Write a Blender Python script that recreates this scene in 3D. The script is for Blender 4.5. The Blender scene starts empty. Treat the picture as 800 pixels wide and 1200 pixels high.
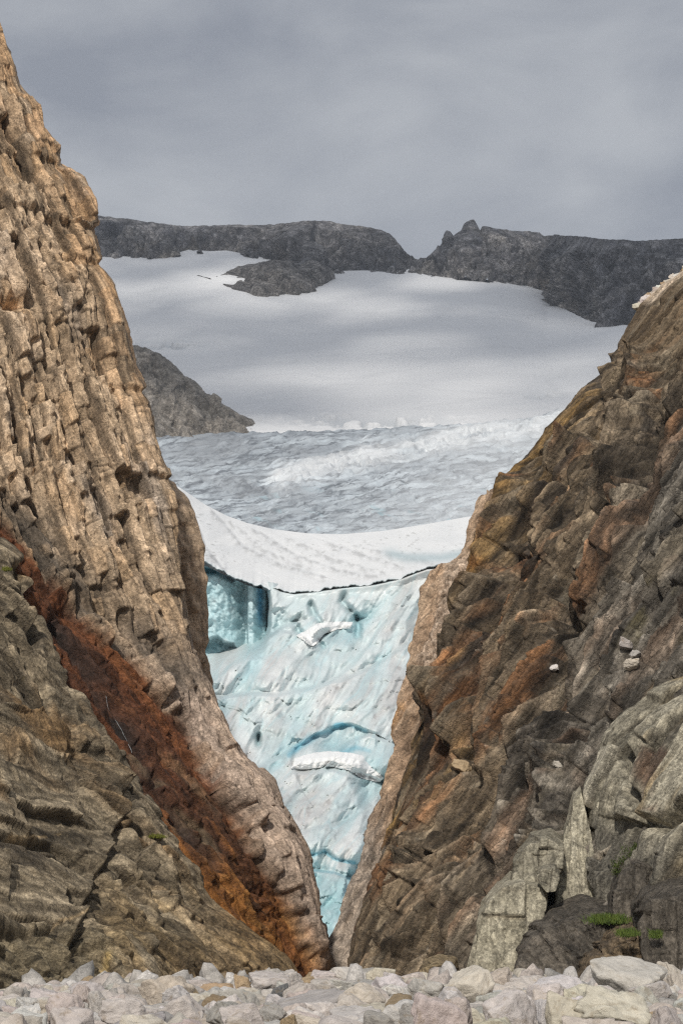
import bpy, math, random
import numpy as np
from concurrent.futures import ThreadPoolExecutor

SC = bpy.context.scene
COL = SC.collection
F32 = np.float32

# ------------------------------------------------------------------ camera mapping
FPX = 2239.0                      # focal length in photo pixels (800 x 1200)
PITCH = math.radians(11.8)
CAM = np.array([0.0, 0.0, 1.5])
CR = np.array([1.0, 0, 0])
CU = np.array([0, -math.sin(PITCH), math.cos(PITCH)])
CF = np.array([0, math.cos(PITCH), math.sin(PITCH)])


def pix(px, py, Y):
    """point at distance Y (world y) seen at photo pixel px, py"""
    px, py, Y = np.broadcast_arrays(np.asarray(px, float), np.asarray(py, float), np.asarray(Y, float))
    a = (px - 400) / FPX
    b = (600 - py) / FPX
    d = a[..., None] * CR + b[..., None] * CU + CF
    return CAM + d * (Y / d[..., 1])[..., None]


# ------------------------------------------------------------------ noise library (numpy)
POOL = ThreadPoolExecutor(4)


def pmap(fn, q, chunk=50000):
    n = len(q)
    if n <= chunk:
        return fn(q)
    parts = list(POOL.map(fn, [q[i:i + chunk] for i in range(0, n, chunk)]))
    if isinstance(parts[0], tuple):
        return tuple(np.concatenate([p[k] for p in parts]) for k in range(len(parts[0])))
    return np.concatenate(parts)


def _hash(ix, iy, iz, seed):
    h = (ix.astype(np.uint32) * np.uint32(0x8da6b343)) ^ (iy.astype(np.uint32) * np.uint32(0xd8163841)) ^ \
        (iz.astype(np.uint32) * np.uint32(0xcb1ab31f)) ^ np.uint32((seed * 0x9E3779B1) & 0xffffffff)
    h ^= h >> np.uint32(15)
    h = h * np.uint32(0x2c1b3c6d)
    h ^= h >> np.uint32(12)
    h = h * np.uint32(0x297a2d39)
    h ^= h >> np.uint32(15)
    return h


def _perlin(q, seed):
    i = np.floor(q).astype(np.int32)
    f = (q - i).astype(F32)
    u = f * f * f * (f * (f * 6 - 15) + 10)
    out = 0
    for dz in (0, 1):
        wz = u[:, 2] if dz else 1 - u[:, 2]
        for dy in (0, 1):
            wy = u[:, 1] if dy else 1 - u[:, 1]
            for dx in (0, 1):
                wx = u[:, 0] if dx else 1 - u[:, 0]
                h = _hash(i[:, 0] + dx, i[:, 1] + dy, i[:, 2] + dz, seed)
                gx = (h & np.uint32(1023)).astype(F32) * F32(2 / 1023) - 1
                gy = ((h >> np.uint32(10)) & np.uint32(1023)).astype(F32) * F32(2 / 1023) - 1
                gz = ((h >> np.uint32(20)) & np.uint32(1023)).astype(F32) * F32(2 / 1023) - 1
                out = out + wx * wy * wz * (gx * (f[:, 0] - dx) + gy * (f[:, 1] - dy) + gz * (f[:, 2] - dz))
    return out * F32(1.25)


def perlin(q, seed=0):
    return pmap(lambda c: _perlin(c, seed), q)


def fbm(q, oct=4, seed=0, gain=0.5, ridged=False):
    def one(c):
        s = 0
        a = 1.0
        tot = 0
        cc = c
        for k in range(oct):
            v = _perlin(cc, seed + k * 17)
            if ridged:
                v = 1 - 2 * np.abs(v) * 1.4
            s = s + a * v
            tot += a
            a *= gain
            cc = cc * 2.03 + 7.7
        return s / tot
    return pmap(one, q)


def _rand3(hid):
    h = hid * np.uint32(0x9E3779B1)
    h ^= h >> np.uint32(16)
    h = h * np.uint32(0x85ebca6b)
    h ^= h >> np.uint32(13)
    return [((h >> np.uint32(s)) & np.uint32(1023)).astype(F32) * F32(1 / 1023) for s in (0, 10, 20)]


def facets(q, seed, tilt=1.0, step=1.0, crack=0.0, cw=0.06, blend=0.14, jit=0.9):
    """broken-rock relief: every voronoi cell is a tilted facet, neighbouring facets meet in a short steep flank.
    returns height, edge mask, a random number per cell"""
    ta, tb = tilt if isinstance(tilt, tuple) else (tilt, tilt)

    def one(c):
        i = np.floor(c).astype(np.int32)
        f = (c - i).astype(F32)
        n = len(c)
        f1 = np.full(n, 9, F32)
        f2 = np.full(n, 9, F32)
        h1 = np.zeros(n, np.uint32)
        h2 = np.zeros(n, np.uint32)
        o1 = np.zeros((2, n), F32)
        o2 = np.zeros((2, n), F32)
        K = F32(jit / 1023)
        J = F32(.5 + jit * -.5)
        for dz in (-1, 0, 1):
            for dy in (-1, 0, 1):
                for dx in (-1, 0, 1):
                    h = _hash(i[:, 0] + dx, i[:, 1] + dy, i[:, 2] + dz, seed)
                    vx = f[:, 0] - (F32(dx) + J) - (h & np.uint32(1023)).astype(F32) * K
                    vy = f[:, 1] - (F32(dy) + J) - ((h >> np.uint32(10)) & np.uint32(1023)).astype(F32) * K
                    vz = f[:, 2] - (F32(dz) + J) - ((h >> np.uint32(20)) & np.uint32(1023)).astype(F32) * K
                    d = vx * vx + vy * vy + vz * vz
                    c1 = d < f1
                    c2 = (d < f2) & ~c1
                    f2[c1] = f1[c1]; h2[c1] = h1[c1]; o2[:, c1] = o1[:, c1]
                    f1[c1] = d[c1]; h1[c1] = h[c1]; o1[0, c1] = vx[c1]; o1[1, c1] = vy[c1]
                    f2[c2] = d[c2]; h2[c2] = h[c2]; o2[0, c2] = vx[c2]; o2[1, c2] = vy[c2]
        e = np.sqrt(f2) - np.sqrt(f1)
        r, r2 = _rand3(h1), _rand3(h2)
        A = step * (r[0] - .5) * 2 + ta * (r[1] - .5) * 2 * o1[0] + tb * (r[2] - .5) * 2 * o1[1]
        B = step * (r2[0] - .5) * 2 + ta * (r2[1] - .5) * 2 * o2[0] + tb * (r2[2] - .5) * 2 * o2[1]
        w = .5 + .5 * np.clip(e / blend, 0, 1)
        em = np.clip(1 - e / cw, 0, 1)
        return A * w + B * (1 - w) - crack * em, em, r[0]
    return pmap(one, q)


def sstep(a, b, x):
    t = np.clip((x - a) / (b - a + 1e-9), 0, 1)
    return t * t * (3 - 2 * t)


def lerp(a, b, t):
    return a + (b - a) * t


def mixc(c, c2, m):
    """mix colour array c (n,3) towards colour c2 by mask m"""
    c2 = np.asarray(c2, F32)
    return c + (c2 - c) * np.clip(m, 0, 1)[:, None]


def ramp(t, stops):
    xs = [s[0] for s in stops]
    return np.stack([np.interp(t, xs, [s[1][k] for s in stops]) for k in range(3)], 1).astype(F32)


def srgb(r, g, b):
    def f(v):
        v = v / 255.
        return v / 12.92 if v <= 0.04045 else ((v + 0.055) / 1.055) ** 2.4
    return (f(r), f(g), f(b))


def curve_at(pts):
    """px as a function of py through (px,py) points"""
    pts = sorted(pts, key=lambda p: p[1])
    ys = np.array([p[1] for p in pts], float)
    xs = np.array([p[0] for p in pts], float)
    return lambda y: np.interp(y, ys, xs)


def top_at(pts):
    """py as a function of px"""
    pts = sorted(pts)
    xs = np.array([p[0] for p in pts], float)
    ys = np.array([p[1] for p in pts], float)
    return lambda x: np.interp(x, xs, ys)


def sdist(px, py, pts):
    """signed distance to a polyline (positive on its right-hand / lower side when drawn left to right) and position along it"""
    best = np.full(px.shape, 1e9)
    sgn = np.ones(px.shape)
    tpos = np.zeros(px.shape)
    L = 0
    total = sum(math.dist(pts[k], pts[k + 1]) for k in range(len(pts) - 1))
    for (x0, y0), (x1, y1) in zip(pts[:-1], pts[1:]):
        dx, dy = x1 - x0, y1 - y0
        ln = math.hypot(dx, dy)
        t = np.clip(((px - x0) * dx + (py - y0) * dy) / (ln * ln), 0, 1)
        d = np.hypot(px - x0 - t * dx, py - y0 - t * dy)
        c = d < best
        best = np.where(c, d, best)
        side = (dx * (py - y0) - dy * (px - x0)) >= 0
        sgn = np.where(c, np.where(side, 1., -1.), sgn)
        tpos = np.where(c, (L + t * ln) / total, tpos)
        L += ln
    return best * sgn, tpos


def rock(q, size, seed, su=.8, sv=.3, step=.3, crack=.08, cw=.05, blend=.08):
    """facets in metres: size of a block (across, along, out), slopes of its faces, steps and open joints"""
    size = np.array(size, F32)
    a, b = su * size[0], sv * size[1]
    h, e, r = facets(q / size, seed, (a, b), step * size[0], crack * size[0], cw, blend)
    return h, e, r


def blocks(q, su, sv, seed, slope_u=.6, slope_v=.2, step=.25, crack=.06, cw=.05, jit=.38, prism=0.):
    """jointed blocks: straight joints along the rock's axis, cross joints staggered from column to column;
    returns height in metres, joint mask, a random number per block"""
    def one(c):
        def rnd(i, j, k):
            h = _hash(i.astype(np.int32), j.astype(np.int32), np.full(i.shape, k, np.int32), seed)
            return (h & np.uint32(65535)).astype(F32) * F32(1 / 65535)

        def part(x, key):
            i = np.floor(x)
            lo = i + jit * (rnd(i, key, 1) - .5) * 2
            hi = i + 1 + jit * (rnd(i + 1, key, 1) - .5) * 2
            dn, up = x < lo, x >= hi
            i = i - dn + up
            lo = i + jit * (rnd(i, key, 1) - .5) * 2
            hi = i + 1 + jit * (rnd(i + 1, key, 1) - .5) * 2
            return i, lo, hi
        z = np.zeros(len(c), F32)
        U = c[:, 0] / su
        i, ulo, uhi = part(U, z)
        V = c[:, 1] / sv + 37.7 * rnd(i, z, 5)
        j, vlo, vhi = part(V, i + 1000)
        r0, r1, r2 = rnd(i, j, 11), rnd(i, j, 12), rnd(i, j, 13)
        h = step * su * (r0 - .5) * 2 + slope_u * su * (r1 - .5) * 2 * (U - (ulo + uhi) / 2) + slope_v * sv * (r2 - .5) * 2 * (V - (vlo + vhi) / 2)
        if prism:
            pk = ulo + (uhi - ulo) * (.25 + .5 * rnd(i, z, 21))
            h = h - prism * su * np.abs(U - pk) * rnd(i, j, 22)
        e = np.minimum(np.minimum(U - ulo, uhi - U) * su, np.minimum(V - vlo, vhi - V) * sv)
        em = np.clip(1 - e / cw, 0, 1)
        return (h - crack * em).astype(F32), em.astype(F32), r0
    return pmap(one, q)


def lip(dd, a, b, w1, w2, tw=2.5):
    """a step across a line: a on the lower side, -b on the upper, fading with distance"""
    return lerp(-b * np.exp(-np.abs(dd) / w2), a * np.exp(-np.abs(dd) / w1), sstep(-tw, tw, dd))


# ------------------------------------------------------------------ objects
def tag(o, label=None, cat=None, group=None, kind=None):
    if label: o['label'] = label
    if cat: o['category'] = cat
    if group: o['group'] = group
    if kind: o['kind'] = kind
    return o


def empty(name, loc=(0, 0, 0)):
    o = bpy.data.objects.new(name, None)
    COL.objects.link(o)
    o.location = loc
    return o


def mesh_obj(name, verts, faces, mat, parent=None, smooth=True, col=None, rk=None):
    me = bpy.data.meshes.new(name)
    verts = np.ascontiguousarray(verts, F32).reshape(-1, 3)
    faces = np.ascontiguousarray(faces, np.int32)
    nf, k = faces.shape
    me.vertices.add(len(verts))
    me.vertices.foreach_set('co', verts.ravel())
    me.loops.add(nf * k)
    me.loops.foreach_set('vertex_index', faces.ravel())
    me.polygons.add(nf)
    me.polygons.foreach_set('loop_start', np.arange(0, nf * k, k, dtype=np.int32))
    me.polygons.foreach_set('loop_total', np.full(nf, k, np.int32))
    me.polygons.foreach_set('use_smooth', np.full(nf, smooth, bool))
    me.update(calc_edges=True)
    me.validate()
    if col is not None:
        a = me.attributes.new('Col', 'FLOAT_COLOR', 'POINT')
        c4 = np.ones((len(verts), 4), F32)
        c4[:, :3] = col
        a.data.foreach_set('color', c4.ravel())
    if rk is not None:
        a = me.attributes.new('rk', 'FLOAT_VECTOR', 'POINT')
        a.data.foreach_set('vector', np.ascontiguousarray(rk, F32).ravel())
    me.materials.append(mat)
    o = bpy.data.objects.new(name, me)
    COL.objects.link(o)
    if parent is not None:
        o.parent = parent
    return o


def grid_faces(nv, nu):
    i = np.arange(nv * nu).reshape(nv, nu)
    return np.stack([i[:-1, :-1], i[1:, :-1], i[1:, 1:], i[:-1, 1:]], -1).reshape(-1, 4)


def blur(a, n):
    for _ in range(n):
        b = a.copy()
        b[1:-1] = (a[:-2] + 2 * a[1:-1] + a[2:]) / 4
        a = b
        b = a.copy()
        b[:, 1:-1] = (a[:, :-2] + 2 * a[:, 1:-1] + a[:, 2:]) / 4
        a = b
    return a


def grid_normals(P, passes=8):
    du = np.gradient(P, axis=1)
    dv = np.gradient(P, axis=0)
    n = np.cross(dv, du)
    n /= np.linalg.norm(n, axis=2, keepdims=True) + 1e-12
    n = blur(n, passes)
    n /= np.linalg.norm(n, axis=2, keepdims=True) + 1e-12
    mid = n[n.shape[0] // 2, n.shape[1] // 3]
    to = CAM - P[n.shape[0] // 2, n.shape[1] // 3]
    if np.dot(mid, to) < 0:
        n = -n
    return n


class Wall:
    """A rock wall laid between an inner edge and a skyline edge (both px as functions of py, at their own distances), then turned away behind."""

    def __init__(s, py0, py1, nrow, inner, edge, Yi, Ye, ncol, wrap=40, wrap_px=60, wrap_Y=35, passes=10):
        py = np.linspace(py0, py1, nrow)
        xi, xe = inner(py), edge(py)
        t = np.concatenate([np.linspace(0, 1, ncol), 1 + np.linspace(0, 1, wrap + 1)[1:]])
        sgn = np.sign(np.mean(xe - xi))
        ti = np.minimum(t, 1)[None, :]
        w = np.maximum(t - 1, 0)[None, :]
        px = xi[:, None] + (xe - xi)[:, None] * ti - sgn * wrap_px * w ** 1.6
        invY = (1 / Yi(py))[:, None] * (1 - ti) + (1 / Ye(py))[:, None] * ti
        Y = 1 / invY + wrap_Y * w ** 0.8
        s.px = px
        s.py = np.repeat(py[:, None], len(t), 1)
        s.t = np.repeat(t[None], nrow, 0)
        s.edge_px = np.abs(xe[:, None] - px)            # distance to the skyline in photo pixels
        s.P = pix(px, s.py, Y)
        s.N = grid_normals(s.P, passes)
        n = s.N[:, :ncol].reshape(-1, 3).mean(0)
        n /= np.linalg.norm(n)
        h = np.cross([0, 0, 1.], n)
        h /= np.linalg.norm(h)
        if h[0] < 0: h = -h
        v = np.cross(h, n)
        if v[2] < 0: v = -v
        s.axes = (h, v, n)
        s.shape = px.shape
        s.fx, s.fy = px.ravel(), s.py.ravel()
        s.ft = s.t.ravel()
        s.fe = s.edge_px.ravel()

    def frame(s, angle=0.0):
        """coordinates across / along / out of the wall, the along axis turned by angle (degrees, positive leans to the right going up)"""
        h, v, n = s.axes
        a = math.radians(angle)
        al = v * math.cos(a) + h * math.sin(a)
        ac = h * math.cos(a) - v * math.sin(a)
        p = s.P.reshape(-1, 3)
        return np.stack([p @ ac, p @ al, p @ n], 1).astype(F32)

    def displace(s, d):
        s.P = s.P + s.N * blur(np.asarray(d).reshape(s.shape), 1)[..., None]

    def build(s, name, mat, parent, col, rk):
        return mesh_obj(name, s.P.reshape(-1, 3), grid_faces(*s.shape), mat, parent, True, col, rk)

    def at(s, px, py):
        """surface point seen at a photo pixel"""
        Q = s.P.reshape(-1, 3) - CAM
        dp = Q @ CF
        X = 400 + FPX * (Q @ CR) / dp
        Z = 600 - FPX * (Q @ CU) / dp
        m = np.hypot(X - px, Z - py)
        near = np.where(m < m.min() + 1.5)[0]
        k = near[np.argmin(dp[near])]
        return s.P.reshape(-1, 3)[k], s.N.reshape(-1, 3)[k]

# ------------------------------------------------------------------ materials
def new_mat(name):
    m = bpy.data.materials.new(name)
    m.use_nodes = True
    nt = m.node_tree
    b = nt.nodes['Principled BSDF']
    return m, nt, b


def N(nt, typ, **kw):
    n = nt.nodes.new(typ)
    for k, v in kw.items():
        if k in n.inputs:
            n.inputs[k].default_value = v
        else:
            setattr(n, k, v)
    return n


def vmul(nt, src, vec):
    n = nt.nodes.new('ShaderNodeVectorMath')
    n.operation = 'MULTIPLY'
    nt.links.new(src, n.inputs[0])
    n.inputs[1].default_value = vec
    return n.outputs[0]


def mathn(nt, op, a, b=None, c=None):
    n = nt.nodes.new('ShaderNodeMath')
    n.operation = op
    for i, x in enumerate((a, b, c)):
        if x is None: continue
        if isinstance(x, (int, float)): n.inputs[i].default_value = x
        else: nt.links.new(x, n.inputs[i])
    return n.outputs[0]


def mixrgb(nt, fac, a, b, mode='MIX'):
    n = nt.nodes.new('ShaderNodeMix')
    n.data_type = 'RGBA'
    n.blend_type = mode
    for sock, x in ((n.inputs[0], fac), (n.inputs[6], a), (n.inputs[7], b)):
        if isinstance(x, (int, float)): sock.default_value = x
        elif isinstance(x, tuple): sock.default_value = (*x, 1) if len(x) == 3 else x
        else: nt.links.new(x, sock)
    return n.outputs[2]


def rock_mat(name, grain=(3, .8, 3), amount=0.5, bump=0.5, bdist=0.12, fine=14.0, rough=0.85, spec=0.25):
    """rock: mineral colour from the 'Col' attribute, broken up by grain along the rock's own axes ('rk'), with cracks and roughness as bump"""
    m, nt, b = new_mat(name)
    L = nt.links.new
    a = N(nt, 'ShaderNodeAttribute', attribute_name='Col')
    r = N(nt, 'ShaderNodeAttribute', attribute_name='rk')
    q = vmul(nt, r.outputs['Vector'], grain)
    n1 = N(nt, 'ShaderNodeTexNoise', Scale=1.0, Detail=4.0, Roughness=0.62)
    L(q, n1.inputs['Vector'])
    n2 = N(nt, 'ShaderNodeTexNoise', Scale=fine, Detail=2.0, Roughness=0.6)
    L(r.outputs['Vector'], n2.inputs['Vector'])
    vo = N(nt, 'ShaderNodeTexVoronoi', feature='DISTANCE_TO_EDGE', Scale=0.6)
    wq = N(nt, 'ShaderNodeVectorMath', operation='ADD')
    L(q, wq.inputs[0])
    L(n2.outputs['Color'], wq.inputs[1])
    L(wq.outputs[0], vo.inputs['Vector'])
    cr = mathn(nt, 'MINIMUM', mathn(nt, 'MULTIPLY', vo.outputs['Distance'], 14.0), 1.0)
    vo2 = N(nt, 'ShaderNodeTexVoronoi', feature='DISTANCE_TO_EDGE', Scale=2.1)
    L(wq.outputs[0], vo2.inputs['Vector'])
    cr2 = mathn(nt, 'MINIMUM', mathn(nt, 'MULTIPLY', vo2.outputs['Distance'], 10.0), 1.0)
    m1 = N(nt, 'ShaderNodeMapRange', **{'From Min': .32, 'From Max': .68, 'To Min': 1 - amount, 'To Max': 1 + amount}); L(n1.outputs['Fac'], m1.inputs['Value'])
    m2 = N(nt, 'ShaderNodeMapRange', **{'From Min': .32, 'From Max': .68, 'To Min': 1 - amount * .7, 'To Max': 1 + amount * .7}); L(n2.outputs['Fac'], m2.inputs['Value'])
    vv = mathn(nt, 'MULTIPLY', m1.outputs[0], m2.outputs[0])
    vv = mathn(nt, 'MULTIPLY', vv, mathn(nt, 'MULTIPLY_ADD', cr, .24, .76))  # cracks darkened in the colour too: their shade and the dirt in them
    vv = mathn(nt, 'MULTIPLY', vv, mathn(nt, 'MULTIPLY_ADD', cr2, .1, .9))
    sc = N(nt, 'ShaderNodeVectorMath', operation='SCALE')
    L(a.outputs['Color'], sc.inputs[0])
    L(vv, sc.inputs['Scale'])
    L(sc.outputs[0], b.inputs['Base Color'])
    h = mathn(nt, 'ADD', mathn(nt, 'MULTIPLY', n1.outputs['Fac'], 1.0), mathn(nt, 'MULTIPLY', n2.outputs['Fac'], 0.5))
    h = mathn(nt, 'ADD', h, mathn(nt, 'MULTIPLY', cr, 0.4))
    h = mathn(nt, 'ADD', h, mathn(nt, 'MULTIPLY', cr2, 0.2))
    bp = N(nt, 'ShaderNodeBump', Strength=bump, Distance=bdist)
    L(h, bp.inputs['Height'])
    L(bp.outputs[0], b.inputs['Normal'])
    b.inputs['Roughness'].default_value = rough
    b.inputs['Specular IOR Level'].default_value = spec
    return m


def ice_mat(name, scale=0.5, bump=0.4, bdist=0.4, rough=0.4, spec=0.4, amount=0.12):
    m, nt, b = new_mat(name)
    L = nt.links.new
    a = N(nt, 'ShaderNodeAttribute', attribute_name='Col')
    r = N(nt, 'ShaderNodeAttribute', attribute_name='rk')
    n1 = N(nt, 'ShaderNodeTexNoise', Scale=scale, Detail=8.0, Roughness=0.62)
    L(r.outputs['Vector'], n1.inputs['Vector'])
    v = mathn(nt, 'MULTIPLY_ADD', n1.outputs['Fac'], amount * 2, 1 - amount)
    sc = N(nt, 'ShaderNodeVectorMath', operation='SCALE')
    L(a.outputs['Color'], sc.inputs[0])
    L(v, sc.inputs['Scale'])
    L(sc.outputs[0], b.inputs['Base Color'])
    bp = N(nt, 'ShaderNodeBump', Strength=bump, Distance=bdist)
    L(n1.outputs['Fac'], bp.inputs['Height'])
    L(bp.outputs[0], b.inputs['Normal'])
    b.inputs['Roughness'].default_value = rough
    b.inputs['Specular IOR Level'].default_value = spec
    return m


M_TAN = rock_mat('jointed gneiss', grain=(1.5, .7, 1.5), amount=.45, bump=.8, bdist=.14, fine=5)
M_GNEISS = rock_mat('banded gneiss', grain=(2.2, .7, 2.2), amount=.5, bump=.8, bdist=.12, fine=6)
M_STREAK = rock_mat('streaked schist', grain=(2.2, .4, 2.2), amount=.45, bump=.8, bdist=.14, fine=4)
M_FAR = rock_mat('far rock', grain=(.07, .05, .07), amount=.5, bump=1, bdist=5, fine=.3)
M_MID = rock_mat('nunatak rock', grain=(.15, .06, .15), amount=.4, bump=.8, bdist=1.5, fine=.6)
M_ICE = ice_mat('glacier ice', .4, .3, .4, .38, .4, .16)
M_PLATEAU = ice_mat('dirty glacier ice', .12, .6, 1.2, .6, .3, .14)
M_SNOW = ice_mat('summer snow', .8, .35, .3, .7, .2, .05)
M_FIRN = ice_mat('firn', .02, .25, 4.0, .75, .15, .05)


def boulder_mat():
    m, nt, b = new_mat('boulder granite')
    L = nt.links.new
    oi = N(nt, 'ShaderNodeObjectInfo')
    tc = N(nt, 'ShaderNodeTexCoord')
    ad = N(nt, 'ShaderNodeVectorMath', operation='ADD')
    L(tc.outputs['Object'], ad.inputs[0])
    rv = N(nt, 'ShaderNodeVectorMath', operation='SCALE', Scale=60.0)
    cx = N(nt, 'ShaderNodeCombineXYZ')
    L(oi.outputs['Random'], cx.inputs[0]); L(oi.outputs['Random'], cx.inputs[2])
    L(cx.outputs[0], rv.inputs[0])
    L(rv.outputs[0], ad.inputs[1])
    n1 = N(nt, 'ShaderNodeTexNoise', Scale=2.2, Detail=7.0, Roughness=.65); L(ad.outputs[0], n1.inputs['Vector'])
    n2 = N(nt, 'ShaderNodeTexNoise', Scale=26.0, Detail=5.0, Roughness=.75); L(ad.outputs[0], n2.inputs['Vector'])
    n3 = N(nt, 'ShaderNodeTexNoise', Scale=1.1, Detail=4.0, Roughness=.6, Distortion=1.5); L(ad.outputs[0], n3.inputs['Vector'])
    st = N(nt, 'ShaderNodeMapRange', **{'From Min': .56, 'From Max': .7}); L(n3.outputs['Fac'], st.inputs['Value'])
    c = mixrgb(nt, mathn(nt, 'MULTIPLY', st.outputs[0], .55), oi.outputs['Color'], (.30, .22, .13))
    wv = N(nt, 'ShaderNodeTexNoise', Scale=1.6, Detail=3.0, Distortion=3.0); L(ad.outputs[0], wv.inputs['Vector'])
    ve = N(nt, 'ShaderNodeMapRange', **{'From Min': .485, 'From Max': .5, 'To Min': 0., 'To Max': 1.}); L(wv.outputs['Fac'], ve.inputs['Value'])
    ve2 = N(nt, 'ShaderNodeMapRange', **{'From Min': .5, 'From Max': .515, 'To Min': 1., 'To Max': 0.}); L(wv.outputs['Fac'], ve2.inputs['Value'])
    vein = mathn(nt, 'MULTIPLY', ve.outputs[0], ve2.outputs[0])
    c = mixrgb(nt, mathn(nt, 'MULTIPLY', vein, .35), c, (.62, .58, .52))
    v = mathn(nt, 'MULTIPLY', mathn(nt, 'MULTIPLY_ADD', n1.outputs['Fac'], 1.1, .45), mathn(nt, 'MULTIPLY_ADD', n2.outputs['Fac'], .9, .55))
    sc = N(nt, 'ShaderNodeVectorMath', operation='SCALE'); L(c, sc.inputs[0]); L(v, sc.inputs['Scale'])
    L(sc.outputs[0], b.inputs['Base Color'])
    h = mathn(nt, 'ADD', mathn(nt, 'MULTIPLY', n1.outputs['Fac'], 1.0), mathn(nt, 'MULTIPLY', n2.outputs['Fac'], .25))
    bp = N(nt, 'ShaderNodeBump', Strength=.9, Distance=.07); L(h, bp.inputs['Height']); L(bp.outputs[0], b.inputs['Normal'])
    b.inputs['Roughness'].default_value = .85
    b.inputs['Specular IOR Level'].default_value = .25
    return m


M_BOULDER = boulder_mat()


def plain_mat(name, c1, c2, scale=6., rough=.8, bump=.4, bd=.05):
    m, nt, b = new_mat(name)
    L = nt.links.new
    tc = N(nt, 'ShaderNodeTexCoord')
    n1 = N(nt, 'ShaderNodeTexNoise', Scale=scale, Detail=6.0, Roughness=.7); L(tc.outputs['Object'], n1.inputs['Vector'])
    mr = N(nt, 'ShaderNodeMapRange', **{'From Min': .35, 'From Max': .65}); L(n1.outputs['Fac'], mr.inputs['Value'])
    L(mixrgb(nt, mr.outputs[0], c1, c2), b.inputs['Base Color'])
    bp = N(nt, 'ShaderNodeBump', Strength=bump, Distance=bd); L(n1.outputs['Fac'], bp.inputs['Height']); L(bp.outputs[0], b.inputs['Normal'])
    b.inputs['Roughness'].default_value = rough
    b.inputs['Specular IOR Level'].default_value = .25
    return m


M_GROUND = plain_mat('gravel', (.20, .17, .15), (.42, .38, .34), 9.)
M_LEAF = plain_mat('shrub leaves', (.045, .075, .018), (.10, .12, .03), 3.)
M_GRASS = plain_mat('grass blades', (.06, .10, .02), (.13, .17, .035), 3.)
M_MOSS = plain_mat('moss', (.10, .12, .015), (.17, .16, .03), 8.)
M_STEM = plain_mat('shrub stem', (.06, .045, .03), (.10, .07, .05), 8.)
M_WATER = plain_mat('white water', (.22, .23, .23), (.42, .44, .45), 4., rough=.35)

# ------------------------------------------------------------------ left cliff
random.seed(7)
cliff_left = tag(empty('cliff_left', pix(100, 1100, 150)), 'tall pale tan jointed rock wall with a rusty ramp, left of the glacier', 'cliff', kind='structure')


def child(o, parent):
    """keep world coordinates while parenting to an empty"""
    o.parent = parent
    o.matrix_parent_inverse = parent_matrix(parent)
    return o


def parent_matrix(p):
    from mathutils import Matrix
    return Matrix.Translation(p.location).inverted()


A_EDGE = [(-30, -80), (-8, 0), (0, 30), (17, 75), (22, 100), (46, 125), (52, 150), (70, 170), (72, 192), (98, 210), (109, 235), (112, 270),
          (120, 310), (134, 335), (140, 360), (150, 390), (160, 430), (177, 470), (184, 510), (194, 545), (202, 580), (206, 620),
          (213, 680), (224, 740), (234, 785), (246, 808), (250, 835), (258, 855), (277, 885), (300, 905), (322, 920), (326, 950), (345, 975),
          (360, 1000), (362, 1040), (362, 1075), (370, 1110), (378, 1135), (384, 1165)]
RUST_TOP = [(-80, 520), (-20, 575), (22, 615), (60, 665), (95, 705), (125, 738), (160, 768), (195, 805), (225, 850), (238, 885), (270, 935), (305, 985),
            (338, 1045), (358, 1090), (376, 1140)]
WET = [(70, 730), (100, 785), (122, 830), (150, 880), (185, 930), (225, 985), (245, 1010)]


def rough_edge(f, seed, amp=4, scale=30):
    rs = np.random.RandomState(seed)
    k = rs.rand(4000)

    def g(y):
        t = (np.asarray(y) + 400) / scale
        i = np.floor(t).astype(int)
        fr = t - i
        fr = fr * fr * (3 - 2 * fr)
        return f(y) + amp * ((k[i % 4000] * (1 - fr) + k[(i + 1) % 4000] * fr) - .5) * 2
    return g


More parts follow.
